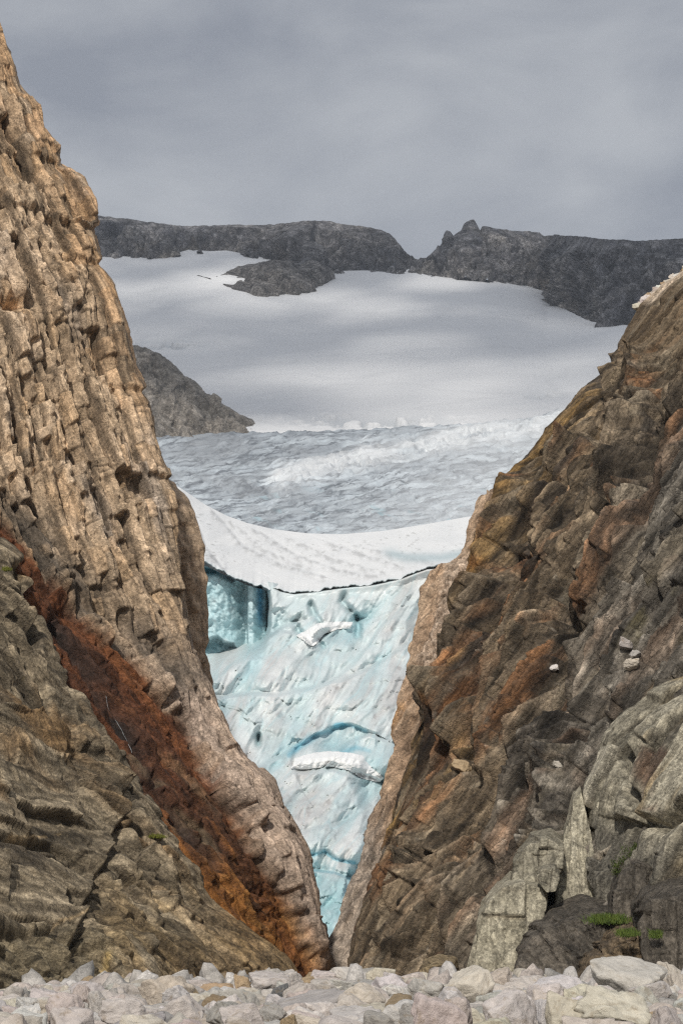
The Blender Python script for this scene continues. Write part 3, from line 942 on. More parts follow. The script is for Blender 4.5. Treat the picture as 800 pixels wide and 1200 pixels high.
def icefall():
    nu, nv = 400, 560
    PX, PY = np.meshgrid(np.linspace(165, 600, nu), np.linspace(636, 1160, nv))
    fx, fy = PX.ravel(), PY.ravel()
    wx = fbm(np.stack([fx, fy, 0 * fx], 1).astype(F32) * .012, 3, 201) * 14
    wy = fbm(np.stack([fx, fy, 0 * fx + 9], 1).astype(F32) * .012, 3, 202) * 10
    x, y = fx + wx, fy + wy
    D = np.interp(fy, [636, 690, 740, 800, 870, 900, 1000, 1110, 1160], [342, 330.5, 322, 300, 281, 270, 240, 215, 205])
    d = np.zeros_like(fx)
    blue = np.zeros_like(fx)
    # lips: below the line the ice stands forward, above it is a shaded step
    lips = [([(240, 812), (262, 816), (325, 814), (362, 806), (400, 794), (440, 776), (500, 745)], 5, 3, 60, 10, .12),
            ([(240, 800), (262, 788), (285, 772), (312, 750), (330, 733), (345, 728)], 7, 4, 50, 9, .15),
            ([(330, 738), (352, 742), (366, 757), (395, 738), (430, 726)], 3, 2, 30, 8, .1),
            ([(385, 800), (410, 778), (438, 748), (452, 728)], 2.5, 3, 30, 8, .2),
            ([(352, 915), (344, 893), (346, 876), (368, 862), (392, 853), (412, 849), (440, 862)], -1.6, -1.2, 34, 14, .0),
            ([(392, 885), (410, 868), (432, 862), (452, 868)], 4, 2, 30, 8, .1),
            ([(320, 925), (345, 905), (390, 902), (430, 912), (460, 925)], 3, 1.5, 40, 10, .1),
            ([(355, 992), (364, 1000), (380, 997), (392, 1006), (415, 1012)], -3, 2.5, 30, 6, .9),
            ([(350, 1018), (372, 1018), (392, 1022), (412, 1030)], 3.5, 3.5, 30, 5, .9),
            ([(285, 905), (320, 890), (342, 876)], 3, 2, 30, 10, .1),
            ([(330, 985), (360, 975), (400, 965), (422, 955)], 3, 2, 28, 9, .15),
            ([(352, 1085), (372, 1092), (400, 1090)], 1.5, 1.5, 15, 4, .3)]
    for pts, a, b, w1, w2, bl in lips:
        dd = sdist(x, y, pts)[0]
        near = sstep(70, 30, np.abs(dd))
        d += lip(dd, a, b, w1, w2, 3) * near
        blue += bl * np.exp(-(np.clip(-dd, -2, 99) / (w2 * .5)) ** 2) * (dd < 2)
    # hollow with blue walls left of the snow patch and round the crescents
    hol = np.exp(-((x - 385) / 46) ** 2 - ((y - 874) / 12) ** 2)
    d -= .5 * hol
    blue += .85 * np.exp(-(np.abs(sdist(x, y, [(341, 882), (352, 872), (378, 858), (400, 851)])[0]) / 5) ** 2)
    blue += .85 * np.exp(-(np.abs(sdist(x, y, [(396, 851), (410, 851), (428, 858)])[0]) / 3) ** 2)
    blue += .55 * np.exp(-(np.abs(sdist(x, y, [(398, 883), (415, 876), (432, 880)])[0]) / 4) ** 2)
    blue += .5 * hol
    # nose of the lower tongue at the right
    nose = sdist(x, y, [(405, 905), (419, 932), (426, 957), (421, 982), (410, 1016)])[0]
    d += -9 * sstep(4, -14, nose) * sstep(895, 925, fy) * sstep(1060, 1010, fy)
    blue += .35 * np.exp(-(np.abs(nose + 6) / 8) ** 2) * sstep(900, 925, fy) * sstep(1050, 1015, fy)
    # crevasse slots at the upper left, beside the wall of ice
    for pts, a, wd, bl in (([(306, 690), (308, 715), (306, 742)], 9, 4, 1.0), ([(362, 705), (366, 716), (376, 728)], 4, 4, .5), ([(402, 690), (400, 706), (412, 716)], 4, 4, .5),
                           ([(418, 722), (422, 738), (420, 746)], 4, 4, .5), ([(345, 730), (352, 742)], 3, 4, .4), ([(298, 862), (300, 872)], 3, 3, .6), ([(372, 748), (380, 760)], 2, 3, .3)):
        g = np.exp(-(sdist(x, y, pts)[0] / wd) ** 2)
        d -= a * g
        blue += bl * g
    q0 = pix(fx, fy, D).astype(F32)
    # folds that follow the flow: rising to the right
    ang = np.stack([(fx * .55 - fy * .83), (fx * .83 + fy * .55), 0 * fx], 1).astype(F32)
    fold = fbm((ang + np.stack([wx, wy, 0 * wx], 1) * 2) * np.array([.009, .026, 1], F32) + 3, 4, 203)
    d += 6.5 * fold + 3.5 * fbm(np.stack([fx, fy, 0 * fx], 1).astype(F32) * .02, 3, 204)
    rid = fbm((ang + np.stack([wx, wy, 0 * wx], 1)) * np.array([.02, .06, 1], F32), 3, 205, ridged=True)
    rid2 = fbm((ang + np.stack([wx, wy, 0 * wx], 1)) * np.array([.05, .16, 1], F32), 4, 217, ridged=True)
    d += .35 * rid2
    d += 1.2 * rid + .18 * fbm(np.stack([fx, fy, 0 * fx], 1).astype(F32) * .12, 4, 206)
    d += 1.0 * sstep(1020, 1050, fy) * fbm(np.stack([fx, fy, 0 * fx], 1).astype(F32) * .09, 2, 216)
    # ice runs under the snow bank and under the left ice wall
    d -= 26 * sstep(318, 306, x) * sstep(765, 735, fy + (312 - x) * -.55)
    s3 = np.stack([fx, fy, 0 * fx], 1).astype(F32)
    kk, ke, kr = facets((s3 + np.stack([wx, wy, 0 * wx], 1).astype(F32)) * np.array([1 / 26, 1 / 17, 1], F32) + np.array([0, 0, .5], F32), 218, .9, .4, .0, .05, .35)
    kk2, ke2, kr2 = facets((s3 + np.stack([wx, wy, 0 * wx], 1).astype(F32) * .5) * np.array([1 / 9, 1 / 6, 1], F32) + np.array([0, 0, .5], F32), 219, .9, .4, .1, .07, .3)
    d += 1.5 * kk + .16 * kk2
    Y = D - d + 130 * sstep(-12, -24, fy - K_BOT(fx))
    kb = fy - K_BOT(fx)
    hold = np.exp(-(np.clip(kb, 0, 99) / 10) ** 2) * sstep(318, 335, fx)
    under = 119 * (np.clip(-kb, 0, 70) / 70) ** 1.25
    Y = lerp(Y, 328.9 + under + .55 * np.clip(-kb, 0, 12), hold)
    Y = np.where(kb < -10, np.maximum(Y, 336 + under + .6 * np.clip(-kb - 10, 0, 99)), Y)
    P = pix(fx, fy, Y)
    # colour: dusty grey-white skin, clear blue ice where it is broken open
    t = np.clip(.5 + .9 * fbm((ang + np.stack([wx, wy, 0 * wx], 1)) * np.array([.016, .03, 1], F32), 5, 207), 0, 1)
    c = ramp(t, [(0, (.43, .61, .655)), (.35, (.55, .675, .70)), (.6, (.655, .725, .74)), (1, (.73, .765, .77))])
    dirt = sstep(-.1, .4, fbm((ang + np.stack([wx, wy, 0 * wx], 1) * 1.5) * np.array([.016, .05, 1], F32), 5, 208) + .22 * np.exp(-((fx - 430) / 50) ** 2 - ((fy - 815) / 28) ** 2) +
                 .25 * np.exp(-((fx - 365) / 32) ** 2 - ((fy - 935) / 30) ** 2) + .15 * sstep(420, 480, fx))
    c = mixc(c, (.50, .505, .505), dirt * .75)
    spk = sstep(.25, .5, fbm(np.stack([fx, fy, 0 * fx], 1).astype(F32) * .09, 4, 209) + .25 * dirt - .1)
    c = mixc(c, (.33, .32, .32), spk * .6)
    c = mixc(c, (.36, .575, .63), sstep(.05, -.35, fold) * .55)
    vein = np.exp(-(np.abs(fbm((ang + np.stack([wx, wy, 0 * wx], 1) * 2) * np.array([.006, .05, 1], F32), 3, 210)) / .02) ** 2)
    c = mixc(c, (.40, .64, .70), vein * .35)
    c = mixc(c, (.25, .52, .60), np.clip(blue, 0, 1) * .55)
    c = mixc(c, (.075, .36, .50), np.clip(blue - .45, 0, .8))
    teal = sstep(1005, 1040, fy)
    c = mixc(c, (.33, .55, .60), teal * .7)
    c = mixc(c, (.60, .72, .74), teal * sstep(.1, .5, fbm(np.stack([fx, fy, 0 * fx], 1).astype(F32) * .1, 3, 211)) * .7)
    up = np.exp(-((fx - 395) / 90) ** 2 - ((fy - 705) / 18) ** 2)
    c = mixc(c, (.55, .66, .69), up * .4)
    # small snow patches lying in the hollows
    return child(mesh_obj('icefall', P, grid_faces(nv, nu), M_ICE, None, True, np.clip(c * np.array([1.04, 1, .985], F32), .02, .9), P), glacier), P, fx, fy


ICE_O, ICE_P, ICE_X, ICE_Y = icefall()


def ice_at(px, py):
    k = np.argmin((ICE_X - px) ** 2 + (ICE_Y - py) ** 2)
    return ICE_P[k]


def ice_wall():
    """the upright broken wall of ice at the left, in plan a zigzag"""
    plan = [(190, 332), (225, 331), (262, 333), (268, 333.6), (287, 337.6), (289, 337.6), (291, 334.2), (296, 333.4), (311, 337.5), (316, 341), (330, 347), (345, 349)]
    nu, nv = 220, 220
    L = [0]
    for a, b in zip(plan[:-1], plan[1:]):
        L.append(L[-1] + abs(b[0] - a[0]) * .16 + abs(b[1] - a[1]) * .5)
    u = np.linspace(0, L[-1], nu)
    pxu = np.interp(u, L, [p[0] for p in plan])
    Yu = np.interp(u, L, [p[1] for p in plan])
    v = np.linspace(0, 1, nv)
    topu = np.interp(pxu, [190, 243, 268, 290, 312, 345], [652, 664, 676, 686, 692, 700])
    PX = np.repeat(pxu[None], nv, 0)
    PY = topu[None] + v[:, None] * (835 - topu[None])
    YY = np.repeat(Yu[None], nv, 0)
    fx, fy = PX.ravel(), PY.ravel()
    q = np.stack([fx, fy, YY.ravel()], 1).astype(F32)
    n = fbm(q * .05, 4, 221)
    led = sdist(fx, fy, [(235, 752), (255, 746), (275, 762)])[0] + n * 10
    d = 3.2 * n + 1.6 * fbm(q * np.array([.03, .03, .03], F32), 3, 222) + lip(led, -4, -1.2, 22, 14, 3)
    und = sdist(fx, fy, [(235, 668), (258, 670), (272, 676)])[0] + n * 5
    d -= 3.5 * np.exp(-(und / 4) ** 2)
    Y = YY.ravel() - d + .04 * (fy - 700)
    P = pix(fx, fy, Y)
    gap = np.exp(-((fx - 280) / 7.5) ** 2)  # mask of the shaded facet that turns right
    blu = np.exp(-((fx - 305.) / 4.5) ** 2)
    t = np.clip(.5 + .8 * fbm(q * .06, 4, 223), 0, 1)
    c = ramp(t, [(0, (.36, .56, .62)), (.5, (.50, .68, .72)), (1, (.62, .77, .80))])
    c = mixc(c, (.46, .52, .54), sstep(0, .4, fbm(q * .1, 4, 224)) * .5)
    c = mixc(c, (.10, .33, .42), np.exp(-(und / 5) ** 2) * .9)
    c = mixc(c, (.24, .36, .39), gap * .7)  # shade of the right-turned facet, put into the ice colour
    c = mixc(c, (.55, .70, .74), np.exp(-((fx - 294) / 5) ** 2) * .7)
    c = mixc(c, (.06, .33, .55), blu * .85 * sstep(745, 715, fy))
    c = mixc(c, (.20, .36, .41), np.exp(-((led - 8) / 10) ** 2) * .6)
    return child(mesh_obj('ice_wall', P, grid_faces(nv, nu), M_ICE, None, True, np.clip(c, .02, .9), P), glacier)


ice_wall()

def snow_band():
    nu, nv = 430, 190
    px = np.linspace(140, 610, nu)
    r = np.concatenate([np.linspace(-.12, 0, 12)[:-1], np.linspace(0, 1, 150), 1 + np.linspace(0, .5, 40)[1:]])
    nv = len(r)
    PX, Rr = np.meshgrid(px, r)
    fx, fr = PX.ravel(), Rr.ravel()
    n1 = fbm(np.stack([fx * .05, 0 * fx, 0 * fx], 1).astype(F32), 3, 231)
    n2 = fbm(np.stack([fx * .11, 0 * fx + 5, 0 * fx], 1).astype(F32), 4, 237)
    top, bot = K_TOP(fx), K_BOT(fx) + (n1 * 7 + n2 * 6 - 3) * np.clip(1 - np.clip(fr, 0, 1), 0, 1) ** 7
    rc = np.clip(fr, 0, 1)
    py = bot + (top - bot) * rc
    Y = 329 + 119 * rc ** 1.25
    und = np.clip(-fr, 0, 1) / .12
    Y = Y + und ** 1.5 * 14
    py = py + und * lerp(1.5, 7, sstep(318, 335, fx))
    over = np.clip(fr - 1, 0, 1)
    Y = Y + over * 60
    py = py + 30 * over ** 1.6
    q = np.stack([fx, py, 0 * fx], 1).astype(F32)
    # sagging folds in the snow and melt runnels
    m = (fr >= 0) & (fr <= 1.02)
    d = 3.6 * fbm(np.stack([fx * .012 - py * .01, py * .05 + fx * .02, 0 * fx], 1).astype(F32), 3, 232) + 1.5 * fbm(np.stack([fx * .02, py * .16 - fx * .06, 0 * fx], 1).astype(F32), 4, 233) + .7 * fbm(np.stack([fx * .09, py * .3, 0 * fx], 1).astype(F32), 3, 238)
    for pts, a, wd in (([(250, 600), (285, 640), (330, 662), (380, 676)], 5.0, 5), ([(300, 622), (345, 650), (395, 668), (440, 676)], 4.5, 5), ([(225, 600), (240, 640), (262, 668)], 4, 5),
                       ([(385, 636), (430, 652), (470, 664)], 4.5, 4), ([(440, 645), (475, 650), (520, 648), (560, 640)], 7, 4)):
        dd = sdist(fx, py, pts)[0]
        d += lip(dd, a * .5, a, wd * 3, wd)
    d = d * lerp(1, sstep(-.02, .22, fr), sstep(318, 335, fx))
    P = pix(fx, py, Y - np.where(m, d, d * .4))
    t = np.clip(.5 + .7 * fbm(q * np.array([.03, .08, 1], F32), 4, 234), 0, 1)
    c = ramp(t, [(0, (.70, .715, .725)), (.6, (.80, .805, .805)), (1, (.83, .83, .82))])
    speck = sstep(.12, .42, fbm(np.stack([fx * .12 + py * .15, py * .35 - fx * .12, 0 * fx], 1).astype(F32), 4, 235) + .3 * fbm(q * .03, 2, 236) - .02) * sstep(1.0, .8, fr) * sstep(250, 215, fx * .0 + py - 430)
    c = mixc(c, (.44, .44, .43), speck * .8)
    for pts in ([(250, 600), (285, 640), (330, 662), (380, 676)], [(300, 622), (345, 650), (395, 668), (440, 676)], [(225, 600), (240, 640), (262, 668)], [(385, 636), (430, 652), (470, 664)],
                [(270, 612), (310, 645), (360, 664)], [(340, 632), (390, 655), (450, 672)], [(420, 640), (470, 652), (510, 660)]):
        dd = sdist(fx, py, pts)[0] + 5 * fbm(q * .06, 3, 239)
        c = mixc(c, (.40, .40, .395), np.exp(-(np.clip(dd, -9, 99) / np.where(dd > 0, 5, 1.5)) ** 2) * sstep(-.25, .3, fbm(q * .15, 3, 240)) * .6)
    nd = sdist(fx, py, [(446, 648), (475, 655), (515, 656), (560, 648)])[0]
    ice = np.exp(-((nd + 2) / 6.) ** 2) * sstep(440, 462, fx)
    c = mixc(c, (.42, .52, .55), ice * .75)
    lowest = sstep(.06, .0, fr)
    c = mixc(c, (.70, .76, .78), lowest * .6)
    return child(mesh_obj('snow_bank', P, grid_faces(nv, nu), M_SNOW, None, True, np.clip(c, .02, .9), P), glacier)


snow_band()


def drift(name, outline, thick, seed):
    """a patch of old snow lying in a hollow of the ice"""
    xs = [p[0] for p in outline]; ys = [p[1] for p in outline]
    nu = nv = 90
    PX, PY = np.meshgrid(np.linspace(min(xs) - 1, max(xs) + 1, nu), np.linspace(min(ys) - 1, max(ys) + 1, nv))
    fx, fy = PX.ravel(), PY.ravel()
    cl = outline + [outline[0]]
    dist = np.abs(sdist(fx, fy, cl)[0])
    ins = np.zeros(fx.shape, bool)
    for (x0, y0), (x1, y1) in zip(cl[:-1], cl[1:]):
        if y0 == y1: continue
        cr = ((y0 > fy) != (y1 > fy)) & (fx < (x1 - x0) * (fy - y0) / (y1 - y0) + x0)
        ins ^= cr
    sd = np.where(ins, dist, -dist)
    sd = sd + 1.5 * fbm(np.stack([fx, fy, 0 * fx], 1).astype(F32) * .12, 3, seed)
    # depth of the ice below (smooth plane through its outline)
    Yo = np.array([ice_at(*p)[1] for p in outline])
    Am = np.c_[np.array(xs), np.array(ys), np.ones(len(xs))]
    cf = np.linalg.lstsq(Am, Yo, rcond=None)[0]
    Yp = cf[0] * fx + cf[1] * fy + cf[2]
    k = np.array([ice_at(a, b)[1] for a, b in zip(fx, fy)])
    Y = np.minimum(Yp, k) * .5 + k * .5 - .8 - thick * np.clip(sd / 6, -1, 1.) - .8 * fbm(np.stack([fx, fy, 0 * fx], 1).astype(F32) * .1, 3, seed + 1)
    Y = np.where(sd < -1, k + 3, Y)
    P = pix(fx, fy, Y)
    F = grid_faces(nv, nu)
    keep = (sd > -2.5)[F].all(1)
    F = F[keep]
    used = np.unique(F)
    remap = -np.ones(len(P), int); remap[used] = np.arange(len(used))
    c = np.tile(np.array([[.84, .85, .85]], F32), (len(used), 1))
    return child(mesh_obj(name, P[used], remap[F], M_SNOW, None, True, c, P[used]), glacier)


drift('snow_patch', [(342, 900), (346, 889), (362, 884), (385, 881), (410, 883), (425, 886), (428, 893), (437, 902), (449, 912), (445, 916), (425, 912), (408, 902), (385, 897), (362, 901)], 1.6, 241)
drift('snow_patch', [(348, 745), (362, 738), (372, 731), (395, 729), (412, 730), (410, 736), (395, 737), (380, 742), (372, 752), (366, 757), (356, 750)], 1.4, 243)

M_TOP = top_at([(100, 519), (150, 517), (190, 515), (320, 509), (420, 507), (480, 503), (560, 500), (600, 497), (640, 489), (700, 478), (800, 465)])


def plateau():
    nu, nv = 640, 330
    px = np.linspace(110, 740, nu)
    r = np.concatenate([np.linspace(0, 1, nv), 1 + np.linspace(0, .1, 12)[1:]])
    nv = len(r)
    PX, Rr = np.meshgrid(px, r)
    fx, fr = PX.ravel(), Rr.ravel()
    rc = np.clip(fr, 0, 1)
    Y = 450 * (1300 / 450) ** rc
    py = 648 + (M_TOP(fx) - 648) * rc ** .86 + np.clip(fr - 1, 0, 1) * 60
    P0 = pix(fx, py, Y)
    q = P0.astype(F32)
    al, ac = fx + (py - 560) * -2.6, py + fx * .20               # along and across the crevasses, which rise to the right
    e = np.stack([al, ac * 1.0, 0 * fx], 1).astype(F32)
    w1 = fbm(e * np.array([.012, .03, 1], F32), 3, 251)
    w2 = fbm(e * np.array([.03, .08, 1], F32), 3, 252)
    e = e + np.stack([w1 * 20, w1 * 7 + w2 * 2.2, 0 * w1], 1).astype(F32)
    n1 = fbm(e * np.array([.008, .085, 1], F32), 4, 253, ridged=True)
    n2 = fbm(e * np.array([.018, .22, 1], F32), 4, 254, ridged=True)
    n3 = fbm(e * np.array([.11, .16, 1], F32), 4, 255)
    wob = fbm(np.stack([fx * .02, py * .05, 0 * fx], 1).astype(F32), 4, 264)
    band = wob * 16 + sdist(fx, py, [(330, 566), (395, 548), (470, 531), (560, 515), (680, 497)])[0]
    ser = np.exp(-(band / 13) ** 2)                          # white serac ridge
    amp = sstep(0, .12, fr) * sstep(1.08, .98, fr)
    k1, ek, rk_ = facets(e * np.array([1 / 9, 1 / 5, 1], F32) + np.array([0, 0, .5], F32), 256, .7, 1, .4, .1)
    far = Y / 700
    z = (n1 * .9 + n2 * 1.5 + n3 * 1.0 + ser * (.8 + 1.5 * k1 * sstep(-.2, .3, w1) + .8 * n2)) * amp * far
    P = P0.copy()
    P[:, 2] += z
    t = np.clip(.5 + .9 * fbm(e * np.array([.012, .10, 1], F32), 5, 257) + .12 * n1, 0, 1)
    c = ramp(t, [(0, (.36, .385, .41)), (.3, (.52, .555, .58)), (.6, (.66, .70, .72)), (1, (.76, .79, .805))])
    dk = sstep(-.05, .4, fbm(e * np.array([.008, .06, 1], F32), 4, 258) + .35 * np.exp(-((fx - 250) / 90) ** 2) * sstep(555, 525, py) + .25 * sstep(524, 512, py) * sstep(470, 330, fx))
    c = mixc(c, (.30, .315, .335), dk * .6)
    gr = fbm(e * np.array([.016, .24, 1], F32), 4, 259, ridged=True)
    c = mixc(c, (.25, .26, .275), sstep(.3, .7, gr) * .35)
    c = mixc(c, (.12, .13, .145), sstep(.62, .82, gr) * .75)
    gr2 = fbm(e * np.array([.008, .12, 1], F32), 3, 262, ridged=True)
    c = mixc(c, (.27, .285, .305), sstep(.4, .7, gr2) * .45)
    c = mixc(c, (.11, .12, .135), sstep(.74, .9, gr2) * .7)
    dirty = sstep(.0, .4, fbm(e * np.array([.01, .035, 1], F32), 4, 265) + .25 * sstep(380, 220, fx))
    c = mixc(c, (.30, .30, .305), dirty * .45)
    gr3 = fbm(e * np.array([.05, .42, 1], F32), 3, 263)
    c = c * (1 + .3 * gr3)[:, None] * np.array([.87, .905, .935], F32)
    c = mixc(c, (.72, .75, .77), sstep(.2, .5, fbm(e * np.array([.012, .12, 1], F32), 4, 261)) * .25)
    c = mixc(c, (.82, .835, .84), np.clip(ser * 1.1, 0, 1) * sstep(-.45, .25, wob + n1 * .4) * .75)
    c = mixc(c, (.80, .82, .83), sstep(440, 620, fx + (py - 520)) * .35)
    bl = sstep(.2, .5, fbm(e * .05, 3, 260)) * sstep(560, 600, py)
    c = mixc(c, (.36, .58, .64), bl * .45)
    return child(mesh_obj('crevassed_plateau', P, grid_faces(nv, nu), M_PLATEAU, None, True, np.clip(c, .02, .9), P), glacier)


plateau()

# ------------------------------------------------------------------ snowfield and mountains
N_TOP = top_at([(-300, 302), (112, 298), (150, 301), (190, 300), (205, 297), (222, 292), (245, 294), (265, 293), (295, 298), (325, 306), (340, 317), (362, 323), (372, 319), (385, 317),
                (430, 316), (472, 317), (478, 313), (492, 317), (520, 321), (545, 322), (590, 327), (618, 331), (638, 337), (652, 353), (675, 367), (692, 376), (730, 381), (800, 386), (1100, 400)])


_xs = np.arange(-400, 1200, 4.)
_k = np.exp(-(np.arange(-60, 61) * 4 / 70.) ** 2)
N_SMOOTH = top_at(list(zip(_xs, np.convolve(np.pad(N_TOP(_xs), 60, 'edge'), _k / _k.sum(), 'valid'))))


def snowY(px, py):
    """distance of the upper snowfield at a photo pixel"""
    b, t = M_TOP(px) + 8, N_SMOOTH(px)
    r = np.clip((b - py) / (b - t), 0, 1.15)
    Yt = np.interp(px, [0, 330, 640, 730, 1000], [2650, 2600, 2450, 2100, 1950])
    return 1270 + (Yt - 1270) * (r ** 1.35 * .6 + r * .4)


def snowfield():
    nu, nv = 640, 260
    px = np.linspace(-250, 1050, nu)
    r = np.concatenate([np.linspace(0, 1, nv), 1 + np.linspace(0, .06, 6)[1:]])
    nv = len(r)
    PX, Rr = np.meshgrid(px, r)
    fx, fr = PX.ravel(), Rr.ravel()
    b, t = M_TOP(fx) + 8, N_TOP(fx)
    py = b + (t - b) * np.clip(fr, 0, 1)
    Y = snowY(fx, py) + np.clip(fr - 1, 0, 1) * 1500
    P = pix(fx, py, Y)
    q = P.astype(F32)
    P[:, 2] += 16 * fbm(q * np.array([.0016, .0016, .0016], F32), 3, 271) + 3.5 * fbm(q * np.array([.004, .012, .004], F32), 3, 272)
    s2 = np.stack([fx, py, 0 * fx], 1).astype(F32)
    # open crevasses near the foot and at the left
    m1 = np.exp(-((fx - 440) / 85) ** 2 - ((py - 490) / 7) ** 2) + np.exp(-((fx - 195) / 38) ** 2 - ((py - 398) / 6) ** 2) + .7 * np.exp(-((fx - 640) / 25) ** 2 - ((py - 460) / 4) ** 2)
    cre = sstep(.25, .5, fbm(s2 * np.array([.035, .19, 1], F32), 4, 273, ridged=True) * .8 + .1) * np.clip(m1, 0, 1)
    P[:, 2] -= 7 * cre
    t = np.clip(.5 + .7 * fbm(s2 * np.array([.006, .02, 1], F32), 4, 274), 0, 1)
    c = ramp(t, [(0, (.76, .76, .765)), (.5, (.82, .82, .82)), (1, (.86, .855, .85))])
    c = mixc(c, (.36, .41, .45), cre * .55)
    line = np.exp(-(np.abs(fbm(s2 * np.array([.004, .03, 1], F32), 3, 275)) / .02) ** 2)
    c = mixc(c, (.66, .665, .675), line * .25)
    o = mesh_obj('snowfield', P, grid_faces(nv, nu), M_FIRN, None, True, np.clip(c, .02, .9), P)
    return tag(o, 'wide smooth grey-white snowfield sloping up to the dark ridges', 'snowfield', kind='structure')


snowfield()


def ridge(name, label, x0, x1, top, nu, seed, pale):
    px = np.linspace(x0, x1, nu)
    nv = 130
    r = np.concatenate([np.linspace(0, 1, nv), 1 + np.linspace(0, .4, 20)[1:]])
    nv = len(r)
    PX, Rr = np.meshgrid(px, r)
    fx, fr = PX.ravel(), Rr.ravel()
    rc = np.clip(fr, 0, 1)
    bot, tp = N_TOP(fx) + 9, top(fx)
    jag = fbm(np.stack([fx * .12, 0 * fx, 0 * fx], 1).astype(F32), 5, seed) * 2.2
    py = bot + (tp + jag - bot) * rc + np.clip(fr - 1, 0, 1) * 25
    Y0 = snowY(fx, N_TOP(fx)) - 12
    Y = Y0 + 170 * rc ** 1.4 + np.clip(fr - 1, 0, 1) * 700
    P = pix(fx, py, Y)
    Nn = grid_normals(P.reshape(nv, nu, 3), 14).reshape(-1, 3)
    q = P.astype(F32)
    # buttresses: rock frame leaning
    e = np.stack([q[:, 0] + .35 * q[:, 2], q[:, 2] - .3 * q[:, 0], q[:, 1]], 1).astype(F32)
    w = fbm(e * .008, 3, seed + 1)
    e = e + np.stack([w, w, w], 1) * 30
    k1, e1, r1 = facets(e * np.array([1 / 45, 1 / 95, 1 / 80], F32), seed + 2, 1, .9, .2, .06)
    k2, e2, r2 = facets(e * np.array([1 / 15, 1 / 26, 1 / 25], F32), seed + 3, 1, .9, .3, .08)
    k3, e3, r3 = facets(e * np.array([1 / 6, 1 / 8, 1 / 8], F32), seed + 4, 1, .9, .3, .08)
    att = (.05 + .95 * sstep(1, .7, fr)) * sstep(1.1, 1, fr)
    d = 18 * k1 + 9 * k2 + 3.5 * k3 + 6 * fbm(e * .02, 4, seed + 5)
    d = np.minimum(d, 5 + 22 * (1 - rc))
    P = P + Nn * (d * att)[:, None]
    t = np.clip(.5 + .7 * fbm(e * np.array([.02, .01, .02], F32), 4, seed + 6) + .2 * (r2 - .5), 0, 1)
    c = ramp(t, [(0, (.05, .053, .066)), (.3, (.135, .136, .15)), (.65, (.26, .25, .25)), (1, (.42, .39, .355))])
    c = mixc(c, (.38, .335, .28), pale(fx, rc) * sstep(-.3, .3, fbm(e * .03, 3, seed + 7)) * .75)
    c = mixc(c, (.055, .056, .064), np.maximum(e1, e2) * .4)
    dust = sstep(.42, .6, fbm(e * .03, 4, seed + 8)) * sstep(.5, .15, rc)
    c = mixc(c, (.6, .61, .63), dust * .5)
    o = mesh_obj(name, P, grid_faces(nv, nu), M_FAR, None, True, np.clip(c, .02, .9), P)
    return tag(o, label, 'mountain', kind='structure')


TOP_L = top_at([(-200, 248), (60, 250), (112, 252), (150, 256), (200, 263), (225, 265), (265, 263), (300, 264), (340, 261), (356, 259), (372, 258), (384, 258), (395, 261), (430, 266),
                (447, 270), (456, 273), (463, 281), (470, 292), (478, 299), (488, 304), (505, 306), (520, 310), (540, 325)])
TOP_R = top_at([(455, 322), (480, 308), (490, 305), (503, 304), (508, 298), (513, 291), (518, 284), (520, 274), (523, 270), (527, 271), (531, 277), (535, 273), (540, 270), (543, 262), (547, 259),
                (551, 258), (555, 258), (559, 264), (562, 270), (565, 265), (572, 266), (582, 268), (600, 270), (618, 271), (632, 272), (637, 276), (650, 275), (680, 277), (715, 281), (760, 281), (800, 279), (860, 274), (1050, 268)])
ridge('mountain_left', 'long dark blue-grey rock ridge with a flat blunt top left of the notch', -200, 540, TOP_L, 620, 300,
      lambda x, r: np.exp(-((x - 205) / 90) ** 2) * sstep(.75, .35, r) + .5 * np.exp(-((x - 340) / 25) ** 2) * sstep(.6, .3, r))
ridge('mountain_right', 'dark rock ridge with jagged pinnacles right of the notch', 455, 1040, TOP_R, 560, 340,
      lambda x, r: np.exp(-((x - 645) / 45) ** 2) * sstep(.7, .35, r) + .35 * np.exp(-((x - 540) / 40) ** 2) * sstep(.5, .2, r))


